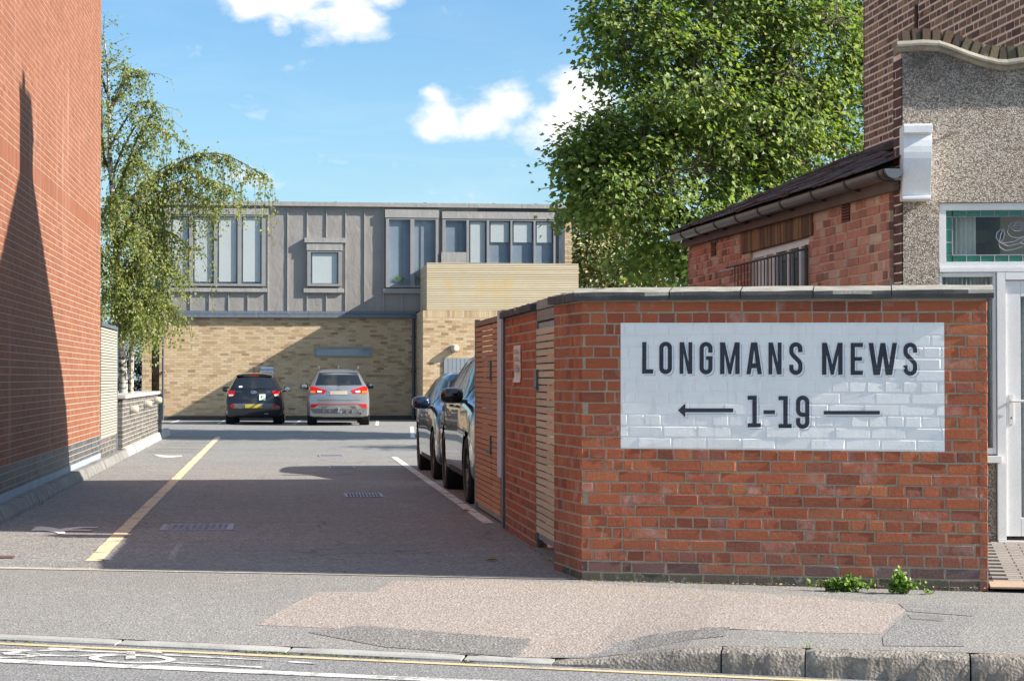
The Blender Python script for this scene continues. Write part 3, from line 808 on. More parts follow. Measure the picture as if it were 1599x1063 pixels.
def painted_glyph(c, px0, px1, pyb, pyt, s, mat, lift, dx=0.0, dy=0.0, name='letter'):
    bm = bmesh.new()
    for loops in glyph(c, px1 - px0, pyb - pyt, s):
        L_ = [[Vector((x, y, 0)) for x, y in lp] for lp in loops]
        for lp in L_:
            for i in range(len(lp) - 1, 0, -1):
                if (lp[i] - lp[i - 1]).length < 1e-4: lp.pop(i)
            if (lp[0] - lp[-1]).length < 1e-4: lp.pop()
        flat = [p for lp in L_ for p in lp]; vs = []
        for p in flat:
            W = on_p(px0 + p.x, pyb - p.y, C0, SB); a_, _ = w2ab(W); vs.append(bm.verts.new((a_ + dx, 0, W.z - SHEAR * a_ - dy)))
        for tri in tessellate_polygon(L_):
            try: bm.faces.new([vs[i] for i in tri])
            except ValueError: pass
    zs = [v.co.z for v in bm.verts]
    for lo, hi in joint_rows:
        for q in (lo - .0035, lo + .002, hi - .002, hi + .0035):
            if min(zs) < q < max(zs):
                bmesh.ops.bisect_plane(bm, geom=bm.verts[:] + bm.edges[:] + bm.faces[:], plane_co=(0, 0, q), plane_no=(0, 0, 1), dist=1e-5)
    for v in bm.verts:
        d = 0.0
        for lo, hi in joint_rows:
            d = max(d, .0028 * max(0, min(1, (v.co.z - lo + .0035) / .0055, (hi + .0035 - v.co.z) / .0055)))
        a_, z = v.co.x, v.co.z
        v.co = ab2w(a_, .0016 + lift - d, z + SHEAR * a_)
    bmesh.ops.recalc_face_normals(bm, faces=bm.faces)
    if sum((f.normal.dot(SB)) for f in bm.faces) < 0: bmesh.ops.reverse_faces(bm, faces=bm.faces)
    me = bpy.data.meshes.new(name); bm.to_mesh(me); bm.free()
    return link(name, me, fw, mat)
M_ink = m_rough('sign_paint_dark', (.018, .021, .034), (.03, .034, .05), 10, .5, .35)
M_halo = material('sign_paint_white', color=(.83, .82, .80), rough=.62)
M_dropshadow = material('sign_paint_blue_grey', color=(.50, .55, .64), rough=.5)
LINE1 = [('L', 1002.8, 1020.1), ('O', 1029.5, 1049.5), ('N', 1061.2, 1081.2), ('G', 1092.4, 1112.8), ('M', 1124.4, 1155.2), ('A', 1165.5, 1189.9), ('N', 1200, 1220.6), ('S', 1232.4, 1253.2),
         ('M', 1283.6, 1315.9), ('E', 1328.4, 1347.6), ('W', 1356.4, 1400.8), ('S', 1410.7, 1432.3)]
jobs = [(c, a_, b_, lerp(583.2, 586.0, (a_ - 1000) / 430), lerp(534.0, 535.6, (a_ - 1000) / 430), 6.7) for c, a_, b_ in LINE1]
jobs += [('1', 1167.5, 1188, 666.9, 617.6, 7), ('-', 1192.3, 1210.2, 646.4, 640.3, 6), ('1', 1215.8, 1236.3, 668.0, 618.2, 7), ('9', 1243.1, 1264, 668.6, 618.0, 6.7), ('<', 1058.5, 1145, 651.5, 629.3, 6), ('-', 1286.3, 1374, 646.9, 641.2, 6)]
for j in jobs:
    nm = 'letter' if j[0].isalpha() else ('arrow' if j[0] == '<' else ('dash' if j[0] == '-' else 'numeral'))
    painted_glyph(*j, M_dropshadow, 0.0, .0145, .0130, nm + '_shadow')
    painted_glyph(*j, M_halo, .0006, .0068, .0062, nm + '_outline')
    painted_glyph(*j, M_ink, .0012, 0, 0, nm)

# ================================================================== gates and pier along the mews
M_slat = m_wood('cedar_slat', (.62, .335, .19), (.47, .235, .13), 'y')
M_slat_pale = m_wood('weathered_slat', (.66, .52, .35), (.52, .39, .25), 'y')
M_steel = m_rough('galvanised_steel', (.27, .30, .335), (.19, .215, .245), 9, .5, .1, .3)
M_steel_dark = m_rough('painted_steel_dark', (.10, .125, .15), (.07, .085, .10), 9, .45, .1)
M_steel_pale = m_rough('pale_steel_plate', (.50, .56, .63), (.42, .48, .55), 9, .5, .05)
pier = thing('gate_pier', 'red brick pier with a paper notice between the two slatted gates', 'gate pier', (2.2, 16.4, 0))
PY0, PY1 = 15.42, 17.56
pb = Bricks(pier, depth=.05, ch=.005, jit=.0016, out=.0014, tilt=.005)
box('mortar_core', M_front_mortar, pier, 2.003, 2.217, PY0 + .0046, PY1 - .0046, -.1, 1.86)
pb.face((2.0, PY1, -.015), (0, -1, 0), bond(PY1 - PY0, 25 * .075, 'flemish'), M_front)
pb.face((2.0, PY0, -.015), (1, 0, 0), bond(.22, 25 * .075, 'stretcher'), M_front)
pb.face((2.22, PY0, -.015), (0, 1, 0), bond(PY1 - PY0, 25 * .075, 'flemish'), M_front)
pb.finish(300)
for k in range(4):
    q0, q1 = lerp(PY1 + .04, PY0 - .02, k / 4), lerp(PY1 + .04, PY0 - .02, (k + 1) / 4)
    coping(pier, (2.0, q0 - .004, 0), (2.0, q1 + .004, 0), Vector((1, 0, 0)), .22, 1.862, .045, h=.06, rise=.03, sides=M_cop_side)

def slat_gate(name, label, y0, y1, x, z0, z1, mat, pitch, sh, leaves, group=None):
    t = thing(name, label, 'gate', (x, (y0 + y1) / 2, 0), group)
    f = MB(); W = .045
    for (p, q) in leaves:
        f.box(x - .022, x + .022, p, p + W, z0, z1); f.box(x - .022, x + .022, q - W, q, z0, z1)
        f.box(x - .022, x + .022, p + W, q - W, z1 - W, z1); f.box(x - .022, x + .022, p + W, q - W, z0, z0 + W)
    f.build('frame', M_steel, t)
    for (p, q) in leaves:
        me = MB().box(-.009, .009, p + .003, q - .003, 0, sh).mesh('slat', mat, bevel=.002)
        z = z0 + W + .008
        while z + sh < z1 - W + .02:
            link('slat', me, t, None, Matrix.Translation((x - .032 + npr.uniform(-.0015, .0015), 0, z)))
            z += pitch
    return t
g1 = slat_gate('slatted_gate', 'weathered slatted timber gate with daylight between its slats, beside the sign wall', 13.86, 15.36, 2.035, .09, 1.76, M_slat_pale, .0545, .044, [(13.86, 15.36)])
box('post', M_steel_dark, g1, 2.004, 2.024, 15.37, 15.41, 0, 1.80)
box('top_rail', m_wood('grey_timber', (.33, .30, .26), (.22, .2, .17)), g1, 2.005, 2.13, 13.86, 15.405, 1.775, 1.855)
lk1 = box('lock', M_steel_dark, g1, 1.975, 2.003, 15.22, 15.36, 1.24, 1.40, .006)
MB().tube([(1.965, 15.23, 1.26), (1.95, 15.16, 1.26)], .009).tube([(1.976, 15.23, 1.26), (1.96, 15.23, 1.26)], .008).build('handle', M_steel, lk1)
box('lintel', M_cop_top, g1, 2.0, 2.22, 13.83, 15.395, 1.862, 1.935, .004)
box('threshold', M_concrete_old, g1, 1.99, 2.2, 13.80, 15.40, 0.001, .018)
gs = thing('garden_screen', 'added pale boarded screen behind the slatted gate, blocking sun through its slats', 'screen', (2.5, 14.3, 0))  # added screen: stops sun stripes through the slats; pale to brighten the gaps
M_pboard = m_wood('pale_boards', (.66, .57, .43), (.54, .45, .33), 'z'); me = MB().box(0, .02, 0, .118, .02, 1.93).mesh('board', M_pboard)
for k in range(15): link('board', me, gs, None, Matrix.Translation((2.46, 13.46 + k * .12, 0)))
for z_ in (.3, 1.0, 1.7): box('rail', M_pboard, gs, 2.482, 2.52, 13.46, 15.26, z_, z_ + .08)
for y_ in (13.5, 14.35, 15.2): box('post', M_pboard, gs, 2.522, 2.60, y_ - .04, y_ + .04, 0, 1.94)
g2 = slat_gate('bin_store_gate', 'double slatted cedar gate of the bin store behind the parked cars', 17.72, 20.24, 2.045, .03, 1.90, M_slat, .0505, .043, [(17.98, 18.72), (18.735, 20.24)])
box('post', M_steel_dark, g2, 1.985, 2.06, 17.58, 17.70, 0, 1.94)
box('post', M_steel, g2, 2.0, 2.05, 20.245, 20.30, 0, 1.93)
box('cover_plate', M_steel_pale, g2, 1.985, 2.003, 17.74, 18.06, .44, 1.945)
box('top_rail', m_wood('grey_timber_rail', (.30, .25, .2), (.2, .16, .12)), g2, 2.0, 2.04, 18.07, 20.24, 1.855, 1.905)
for zz, nm in ((1.40, 'lock'), (.70, 'lock')):
    l = box(nm, M_steel_dark, g2, 1.985, 2.012, 18.70, 18.78, zz - .09, zz + .09, .005)
    MB().tube([(1.985, 18.74, zz - .06), (1.96, 18.74, zz - .06), (1.955, 18.84, zz - .06)], .009).build('handle', M_steel, l)
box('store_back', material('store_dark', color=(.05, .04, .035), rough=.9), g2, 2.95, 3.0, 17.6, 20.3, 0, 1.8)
box('store_roof', M_steel_dark, g2, 2.06, 3.0, 17.6, 20.3, 1.86, 1.9)
# paper notice taped to the pier
nt = thing('paper_notice', 'white laminated paper notice taped to the red brick pier', 'notice', (1.998, 16.7, 1.5))
n0, n1 = on_x(803, 540, 1.997), on_x(813.5, 597, 1.997)
m = MB(); K = 6
for i in range(K + 1):
    z = lerp(n0.z, n1.z, i / K); bow = .004 * math.sin(i * 1.1) + (.010 if i == K else 0)
    m.v += [(1.994 - bow, n0.y, z), (1.993 - bow * .3, n1.y, z)]
m.f = [(2 * i, 2 * i + 1, 2 * i + 3, 2 * i + 2) for i in range(K)]
m.build('sheet', m_rough('paper', (.74, .72, .68), (.58, .52, .46), 9, .5, .05), nt)
for k, z in enumerate(np.linspace(n0.z - .05, n1.z + .09, 9)):
    if k in (2, 5): continue
    box('printed_line', material('faded_print', color=(.45, .32, .28), rough=.6) if k == 0 else bpy.data.materials['faded_print'], nt, 1.981, 1.9815, lerp(n0.y, n1.y, .85 if k % 3 else .7), lerp(n0.y, n1.y, .15), z, z + .016)

# ================================================================== left red brick building
M_lred = m_brick('smooth_red_brick', [(0, (.225, .076, .036)), (.3, (.26, .092, .045)), (.6, (.238, .082, .038)), (.85, (.29, .112, .06)), (1, (.195, .064, .036))], .25, .8, dirt=.22, streak=.5)
M_blue = m_brick('blue_engineering_brick', [(0, (.058, .062, .075)), (.5, (.085, .088, .10)), (1, (.115, .115, .125))], .2, .55)
M_lm = m_mortar('pale_mortar', (.42, .34, .24))
LX, LY0, LY1, LTOP = -2.68, 15.0, 30.72, 9.6
lb = thing('brick_building', 'tall smooth red brick building with a blue brick plinth at the left', 'building', (-6, 23, 0))
box('mortar_core', M_lm, lb, -10, LX - .002, LY0 + .004, LY1 - .004, -.1, LTOP)
lbk = Bricks(lb, depth=.03, ch=0, jit=.0, out=.0012, tilt=.003)
LL = LY1 - LY0
NB = 5
v_pl = .10
lbk.face((LX, LY0, v_pl), (0, 1, 0), bond(LL, NB * .075, 'stretcher'), M_blue)
vr = v_pl + NB * .075
def not_soldier(u, v): return not (3.50 < v + vr < 3.735) 
n1 = int((3.50 - vr) / .075)
lbk.face((LX, LY0, vr), (0, 1, 0), bond(LL, n1 * .075, 'flemish'), M_lred)
vs_ = vr + n1 * .075
lbk.face((LX, LY0, vs_), (0, 1, 0), [(i * .075, i * .075 + .065, 0, .215, 0) for i in range(int(LL / .075))], M_lred)
lbk.face((LX, LY0, vs_ + .225), (0, 1, 0), bond(LL, LTOP - vs_ - .225, 'flemish'), M_lred)
lbk.face((LX - 7.3, LY0, .1), (1, 0, 0), bond(7.3, LTOP - .1, 'flemish', holes=[(1, 6, 0, 9.4)]), M_lred)
lbk.finish(300)
box('footing', m_rough('grey_render', (.33, .37, .42), (.25, .28, .33), 3, .8, .1), lb, LX - .06, LX + .012, LY0, LY1 - .004, .0, .20, .0)
box('front_wall', M_lred, lb, -9.0, -3.7, LY0 - .01, LY0 + .1, .1, 9.5)
box('parapet_cap', M_concrete, lb, -10.1, LX + .05, LY0 - .05, LY1 + .03, LTOP, LTOP + .08)

# beige slatted bin screen, then the dark low wall with lamps
M_beige = m_wood('silvered_slat', (.46, .42, .355), (.34, .31, .26), 'y')
sc = thing('slatted_screen', 'tall pale silvered timber screen on a dark brick plinth beside the red building', 'screen', (-2.75, 32.2, 0))
SY0, SY1 = 30.75, 33.75
zt = 2.14; zb = .42
me = MB().box(-.016, .012, SY0, SY1, 0, .032).mesh('slat', M_beige)
z = zb
while z < zt - .03:
    link('slat', me, sc, None, Matrix.Translation((-2.68 + npr.uniform(-.002, .003), 0, z))); z += .0435
box('backing', material('screen_backing', color=(.03, .03, .03), rough=.9), sc, -2.78, -2.70, SY0, SY1, zb, zt - .02)
box('cap', M_steel_dark, sc, -2.80, -2.655, SY0, SY1 + .02, zt - .01, zt + .04)
box('end_post', M_steel, sc, -2.80, -2.66, SY1, SY1 + .05, .12, zt - .012)
sb = Bricks(sc, depth=.03, ch=0, jit=0, out=.001); box('mortar_core', M_lm, sc, -2.82, -2.684, SY0 + .004, SY1, .05, zb - .004)
M_grey_brick = m_brick('dark_grey_brick', [(0, (.075, .07, .072)), (.4, (.115, .105, .105)), (.8, (.15, .135, .13)), (1, (.19, .17, .16))], .25, .7)
sb.face((-2.68, SY0, .11), (0, 1, 0), bond(SY1 - SY0, .30, 'flemish'), M_grey_brick); sb.finish(300)

lw = thing('low_brick_wall', 'low dark grey brick planter wall with a pale stone coping', 'wall', (-2.7, 39, 0))
QX, QY0, QY1, QT = -2.60, 34.1, 44.3, .985
M_yell = m_mortar('yellow_mortar', (.60, .53, .36))
box('mortar_core', M_yell, lw, -2.93, QX - .004, QY0 + .004, QY1 - .004, -.02, QT)
box('mortar_core', M_yell, lw, -6.5, -2.95, QY1 - .3, QY1 - .004, -.02, QT)
qb = Bricks(lw, depth=.03, ch=0, jit=0, out=.001)
qb.face((QX, QY0, .085), (0, 1, 0), bond(QY1 - QY0, QT - .085, 'flemish'), M_grey_brick)
qb.face((-2.93, QY0, .085), (1, 0, 0), bond(.33, QT - .085, 'stretcher'), M_grey_brick)
qb.face((QX - .02, QY1 - .34, .085), (1, 0, 0), [], M_grey_brick)
qb.face((-6.5, QY1 - .3, .085), (1, 0, 0), bond(3.55, QT - .085, 'stretcher'), M_grey_brick)
pr = MB().box(-2.9, QX + .05, QY1 - .02, QY1 + .32, -.02, QT); pr.build('end_pier', M_grey_brick, lw)
qb.face((-2.9, QY1 - .02, .085), (1, 0, 0), bond(.35, QT - .085, 'stretcher'), M_grey_brick)
qb.finish(300)
M_copstone = m_rough('pale_coping_stone', (.48, .455, .41), (.36, .335, .29), 5, .9, .3)
yy = QY0 - .05
while yy < QY1 + .3:
    box('coping_stone', M_copstone, lw, -2.98, QX + .055, yy, min(yy + .90, QY1 + .36) - .006, QT + .001, QT + .065, .006); yy += .9
for k in range(4): box('coping_stone', M_copstone, lw, -6.5 + .88 * k, -6.5 + .88 * k + .874, QY1 - .34, QY1 + .04, QT + .001, QT + .065, .006)

# bulkhead lamps on that wall
M_lamp = m_rough('cream_lamp_shell', (.55, .48, .38), (.42, .36, .27), 12, .5, .1)
def wall_lamp(P, d, label, s=1.0):
    t = thing('wall_lamp', label, 'wall lamp', P, 'bulkhead lamps fixed to walls of the mews')
    Mx = Matrix.Translation(P) @ d.to_track_quat('Z', 'Y').to_matrix().to_4x4() @ Matrix.Scale(s, 4)
    MB().lathe([(0, 0), (.085, 0), (.085, .025), (.07, .03)], Mx).build('base', M_steel, t, smooth=True)
    MB().lathe([(.07, .028), (.075, .05), (.075, .13), (.05, .16), (0, .165)], Mx).build('cover', M_lamp, t, smooth=True)
    return t
for (x, y_, lab) in ((203, 639, 'cream bulkhead lamp on the dark low wall, nearest the street'), (225, 630.5, 'cream bulkhead lamp on the dark low wall, middle of three'), (241.5, 624.5, 'cream bulkhead lamp on the dark low wall, farthest from the street')):
    P = on_x(x, y_, QX + .001); wall_lamp(P, Vector((1, 0, 0)), lab, .95)

# ================================================================== flats at the end of the mews
FY = 63.7; BY = 60.75
def fx(px, Y=FY): return on_y(px, 500, Y).x
def fz(py, px=560, Y=FY): return on_y(px, py, Y).z
M_buff = m_brick('buff_brick', [(0, (.30, .20, .115)), (.06, (.44, .30, .175)), (.35, (.56, .41, .245)), (.7, (.60, .45, .28)), (.95, (.62, .49, .33)), (1, (.36, .245, .145))], .3, .9, dirt=.2)
M_buff_mortar = m_mortar('buff_mortar', (.46, .37, .25))
def zinc(name, col, col2, rough=.5):
    def b(t, bs):
        P = t.pos(); n = t.noise(P, 1.3, 5, .6); s = t.noise(t.vmath('MULTIPLY', P, (9, 9, .9)), 1.4, 4, .6); w = t.noise(t.vmath('MULTIPLY', P, (1.8, 1.8, 1.1)), 2.2, 3, .55, .8)
        c = t.mix(t.maprange(n, .35, .7), col, col2); c = t.mix(t.maprange(s, .5, .8, 0, .4), c, tuple(x * .7 for x in col)); 
        c = t.mix(t.maprange(t.noise(P, 2.7, 4, .6), .62, .8, 0, .25), c, (.36, .30, .16))
        t.put(bs.inputs['Base Color'], c); t.put(bs.inputs['Normal'], t.bump(w, .35, .05))
    return material(name, b, rough=rough, metal=.15)
M_zinc = zinc('zinc_cladding', (.30, .278, .262), (.258, .242, .234))
M_zinc_trim = zinc('zinc_trim', (.36, .345, .33), (.31, .30, .29))
M_zinc_dark = zinc('zinc_dark', (.085, .10, .125), (.07, .082, .10))
M_frame = m_rough('window_frame_grey', (.28, .28, .282), (.24, .24, .242), 3, .5, .05)
M_glass = m_glass('window_glass', (.05, .065, .085), .03, .88)
M_glass.node_tree.nodes['Principled BSDF'].inputs['IOR'].default_value = 2.0
M_blind = m_rough('roller_blind', (.86, .87, .85), (.80, .81, .80), 1.2, .8, 0)
M_room = m_rough('dim_room', (.40, .46, .55), (.30, .36, .44), 1.5, .8, 0)
M_pipe = m_rough('downpipe_paint', (.055, .066, .085), (.075, .088, .11), 4, .5, .05)

fl = thing('apartment_building', 'two storey flats, grey metal over buff brick, at the end of the mews', 'building', (1, 66, 0))
XL, XR = fx(249), fx(661); XEND = fx(893.5); XOUT = fx(222); ZB = fz(497); ZT = fz(324, 560)
DEEP = 9.0
box('mortar_core', M_buff_mortar, fl, XL + .004, XEND - .004, FY + .004, FY + DEEP, -.1, ZB)
fbk = Bricks(fl, depth=.03, ch=0, jit=0, out=.0015, tilt=.003)
W1 = XR - XL
sl0, sl1 = fx(491), fx(580.5); sz0, sz1 = fz(557), fz(542)
fbk.face((XL, FY, .02), (1, 0, 0), bond(W1, ZB - .02, 'stretcher', holes=[(sl0 - XL, sl1 - XL, sz0 - .02, sz1 - .02)]), M_buff)
fbk.face((XOUT, FY, .02), (1, 0, 0), bond(fx(237) - XOUT, ZB - .02, 'stretcher'), M_buff)
box('side_bay', M_buff_mortar, fl, XOUT + .004, fx(237) - .004, FY + .004, FY + 6, -.1, ZB)
fbk.face((fx(237), FY + .7, .02), (1, 0, 0), bond(XL - fx(237), ZB - .02, 'stretcher'), M_buff)
box('recess_wall', M_buff_mortar, fl, fx(237), XL, FY + .705, FY + 6, -.1, ZB)
# projecting ground floor block with roof terrace
BX0, BX1 = fx(660.5, BY), fx(905, BY); BZ = fz(485, 780, BY)
box('block_core', M_buff_mortar, fl, BX0 + .003, BX1 - .003, BY + .003, FY - .003, -.1, BZ)
bw = BX1 - BX0
dx0, dx1, dz1 = fx(692.5, BY), fx(742, BY), fz(559, 700, BY)
fbk.face((BX0, BY, .02), (1, 0, 0), bond(bw, BZ - .24, 'stretcher', holes=[(dx0 - BX0, dx1 - BX0, -.1, dz1 - .02)]), M_buff)
fbk.face((BX0, BY, BZ - .215), (1, 0, 0), [(i * .075, i * .075 + .065, 0, .215, 0) for i in range(int(bw / .075))], M_buff)
fbk.face((BX0, FY, .02), (0, -1, 0), bond(FY - BY, BZ - .03, 'stretcher'), M_buff)
fbk.face((fx(882), FY - .02, fz(412, 880)), (1, 0, 0), bond(XEND - fx(882), fz(326, 880) - fz(412, 880), 'stretcher'), M_buff)
fbk.finish(300)
# door of boards
dr = box('door', M_frame, fl, dx0, dx1, BY - .012, BY + .003, -.02, dz1 - .003)
me = MB().box(0, .122, 0, .03, 0, dz1 - .01).mesh('board', m_rough('door_paint_grey', (.25, .285, .32), (.21, .24, .275), 3, .5, .05), bevel=.004)
x = dx0 + .01
while x < dx1 - .05: link('board', me, dr, None, Matrix.Translation((x, BY - .045, 0))); x += .128
# terrace parapet of slats
M_par = m_wood('parapet_slat', (.74, .63, .45), (.60, .51, .36), 'x', stain=(.66, .47, .19))
def stain(t, bs): pass
px0, px1 = fx(666.5, BY), fx(903.5, BY); pz0, pz1 = BZ + .01, fz(412, 780, BY)
box('parapet_backing', material('parapet_backing', color=(.16, .12, .075), rough=.9), fl, px0 + .03, px1 - .03, BY + .055, BY + .085, pz0, pz1 - .02)
box('parapet_backing', bpy.data.materials['parapet_backing'], fl, px0 + .03, px0 + .06, BY + .09, FY - .03, pz0, pz1 - .03)
npit = 26; pit = (pz1 - pz0) / npit
me = MB().box(px0, px1, 0, .03, 0, pit - .013).mesh('parapet_slat', M_par, bevel=.002)
me2 = MB().box(px0, px0 + .02, .032, FY - BY - .05, 0, pit - .013).mesh('parapet_side_slat', M_par)
for i in range(npit):
    link('parapet_slat', me, fl, None, Matrix.Translation((0, BY + .02 + npr.uniform(-.003, .003), pz0 + i * pit)))
    link('parapet_side_slat', me2, fl, None, Matrix.Translation((0, BY + .02, pz0 + i * pit)))
box('parapet_rail', M_par, fl, px0, px1, BY + .01, BY + .10, pz1, pz1 + .022)
box('terrace_floor', M_zinc_dark, fl, BX0 + .02, BX1 - .02, BY + .11, FY - .2, BZ + .001, BZ + .02)

# upper storey: metal panels between standing seams
UB = fz(486, 560)
CY = FY - .06
box('upper_core', M_zinc_dark, fl, XL - .15, fx(882) - .003, CY + .03, FY + DEEP - .2, ZB + .001, ZT)
seams = [fx(q) for q in (268, 297.5, 327, 357, 387, 418.5, 449, 479.5, 509.5, 539.5, 569, 598.5, 627.5, 657, 686, 715, 744)]
for i, (q0, q1) in enumerate(zip(seams[:-1], seams[1:])):
    m = MB(); nx, nz = 4, 8
    for a_ in range(nx + 1):
        for b_ in range(nz + 1):
            edge = a_ in (0, nx) or b_ in (0, nz)
            m.v.append((lerp(q0 + .012, q1 - .012, a_ / nx), CY + (0 if edge else npr.uniform(-.008, .004)), lerp(UB, ZT - .003, b_ / nz)))
    m.f = [(a_ * (nz + 1) + b_, (a_ + 1) * (nz + 1) + b_, (a_ + 1) * (nz + 1) + b_ + 1, a_ * (nz + 1) + b_ + 1) for a_ in range(nx) for b_ in range(nz)]
    m.build('cladding_panel', M_zinc, fl, smooth=True)
me = MB().box(-.014, .014, CY - .042, CY + .03, UB, ZT - .004).mesh('seam', M_zinc_trim)
for q in seams: link('seam', me, fl, None, Matrix.Translation((q, 0, 0)))
# gutter band between the storeys
gb = MB().box(XL - .2, BX0 - .01, CY - .06, CY + .028, fz(490.5), UB - .002).box(XL - .2, BX0 - .01, CY - .10, CY + .0, fz(496.5), fz(491))
gb.build('gutter_band', zinc('band_paint', (.15, .175, .215), (.125, .15, .185)), fl)
# roof with jointed fascia
box('roof', M_zinc_trim, fl, XL - .35, XEND + .12, CY - .05, FY + DEEP, ZT + .002, fz(318.5, 560))
x = XL - .4; f0, f1 = fz(323.5, 560), fz(317, 560)
while x < XEND + .1:
    box('fascia', M_zinc_trim, fl, x, min(x + 1.7, XEND + .15) - .008, CY - .17, CY - .055, f0, f1); x += 1.7
for q in (525, 667, 776, 843): box('roof_vent', M_zinc_dark, fl, fx(q) - .05, fx(q) + .05, FY + 1, FY + 1.2, f1, f1 + .12)

def window(x0, x1, y0, y1, panes, name='window', proj=.15, head=None, ledge=None, cap=None, glass=M_glass, back=M_room, blinds=None, bar=.0):
    """metal-framed window box standing proud of the cladding; pixel rectangles of the photograph on the facade plane"""
    X0, X1, Z0, Z1 = fx(x0), fx(x1), fz(y1, x0), fz(y0, x0); YF = CY - proj
    w = MB(); ps = [(fx(a_), fx(b_)) for a_, b_ in panes]; pz = (fz(head[3] if False else y1 - bar, x0), fz(y0 + bar, x0))
    zt_, zb_ = Z1 - .05, Z0 + .075
    xs = [X0] + [v for p in ps for v in p] + [X1]
    for i in range(0, len(xs), 2): w.box(xs[i], xs[i + 1], YF, CY - .001, Z0, Z1)
    for a_, b_ in ps: w.box(a_, b_, YF + .002, CY - .001, zt_, Z1); w.box(a_, b_, YF + .002, CY - .001, Z0, zb_)
    f = w.build(name, M_frame, fl)
    for i, (a_, b_) in enumerate(ps):
        MB().box(a_, b_, YF + .05, YF + .058, zb_, zt_).build('pane', glass, f)
        bl = blinds[i] if blinds else 0
        if bl > 0:
            zl = lerp(zt_, zb_, bl); MB().box(a_ + .05, b_ - .05, YF + .075, YF + .08, zl, zt_ - .03).build('blind', M_blind, f)
        MB().box(a_, b_, CY - .02, CY - .012, zb_, zt_).build('room', back, f)
    if head: box('header', M_zinc_trim, fl, fx(head[0]), fx(head[1]), YF - .02, CY - .001, fz(head[3], x0), fz(head[2], x0))
    if cap: box('cap', M_zinc_trim, fl, fx(cap[0]), fx(cap[1]), YF - .05, CY - .001, fz(cap[3], x0), fz(cap[2], x0))
    if ledge: box('ledge', M_zinc_trim, fl, fx(ledge[0]), fx(ledge[1]), YF + .04, CY - .001, fz(ledge[3], x0), fz(ledge[2], x0))
    return f
window(262, 414.5, 335.5, 446.5, [(267, 295.5), (301.5, 334), (339.5, 371), (377, 408.5)], head=(255, 419, 325.5, 335), ledge=(258, 417, 449.5, 455.5), blinds=[.97, .97, .97, .97])
window(479.5, 533.5, 392, 447, [(485, 528)], head=(478.5, 535, 380.5, 391.5), cap=(475, 540, 372, 379.5), ledge=(474, 537, 450.5, 457), blinds=[.98])
window(602, 684, 341, 449, [(607, 640), (646.5, 679.5)], head=(600.5, 684.5, 328, 340.5), ledge=(598, 690, 450.5, 458))
wr = window(690, 866, 342.5, 415, [(695, 727.5), (731.5, 759), (763, 796), (799, 832), (835, 863)], head=(689.5, 866, 331, 342), blinds=[0, .98, .5, .5, .5])
box('spandrel', M_zinc_trim, fl, fx(688), fx(727), CY - .19, CY - .16, fz(411, 700), fz(394.5, 700))
box('corner_sheet', M_zinc_dark, fl, fx(872), fx(881.5), CY - .02, CY + .02, fz(415, 880), fz(326, 880))
# house plants behind the tall window
M_plantleaf = m_leaf('house_plant_leaf', [(0, (.10, .22, .08)), (1, (.30, .42, .22))], .3)
pt = MB()
for cx_ in (622, 660):
    P = Vector((fx(cx_), CY - .05, fz(441, 620)))
    for k in range(9):
        a_ = lerp(-1.2, 1.2, k / 8); L_ = npr.uniform(.2, .32); d = Vector((math.sin(a_), 0, math.cos(a_))); n = Vector((d.z, 0, -d.x)) * .025
        pt.add([P, P + d * L_ * .6 + n, P + d * L_, P + d * L_ * .6 - n], [(0, 1, 2, 3)])
pt.build('house_plant', M_plantleaf, fl)
# slot window in the brickwork
sw = MB().box(sl0, sl1, FY - .03, FY + .02, sz0, sz0 + .05).box(sl0, sl1, FY - .03, FY + .02, sz1 - .05, sz1).box(sl0, sl0 + .06, FY - .03, FY + .02, sz0 + .05, sz1 - .05).box(sl1 - .06, sl1, FY - .03, FY + .02, sz0 + .05, sz1 - .05).build('window', M_frame, fl)
MB().box(sl0 + .06, sl1 - .06, FY - .012, FY - .006, sz0 + .05, sz1 - .05).build('pane', M_glass, sw)
MB().box(sl0 + .06, sl1 - .06, FY - .003, FY + .003, sz0 + .05, sz1 - .05).build('blind', m_rough('frosted_film', (.55, .60, .66), (.48, .53, .6), 2, .6, 0), sw)
# downpipes
def pipe(x, z0, z1, r, lab='downpipe'):
    m = MB().tube([(x, FY - .09, z0), (x, FY - .09, z1)], r, 10); o = m.build(lab, M_pipe, fl, smooth=True)
    b = MB()
    for z in np.arange(z0 + .4, z1, 1.1): b.box(x - r * 1.6, x + r * 1.6, FY - .09, FY - .001, z, z + .05)
    b.build('bracket', M_pipe, o); return o
pipe(fx(255), 0, fz(494), .035)
dp = pipe(fx(645.5), .02, fz(497), .05)
MB().box(fx(641.5), fx(651), FY - .2, FY - .11, fz(494.5), fz(491.5)).build('hopper', M_pipe, dp)
box('plinth', m_rough('dark_plinth', (.085, .075, .065), (.06, .055, .05), 3, .9, .2), fl, XL, BX0 - .003, FY - .035, FY + .004, .003, .14)
wall_lamp(Vector((fx(708, BY), BY - .02, fz(544, 705, BY))), Vector((.3, -1, 0)).normalized(), 'white bulkhead lamp above the grey boarded door of the flats', 1.5)
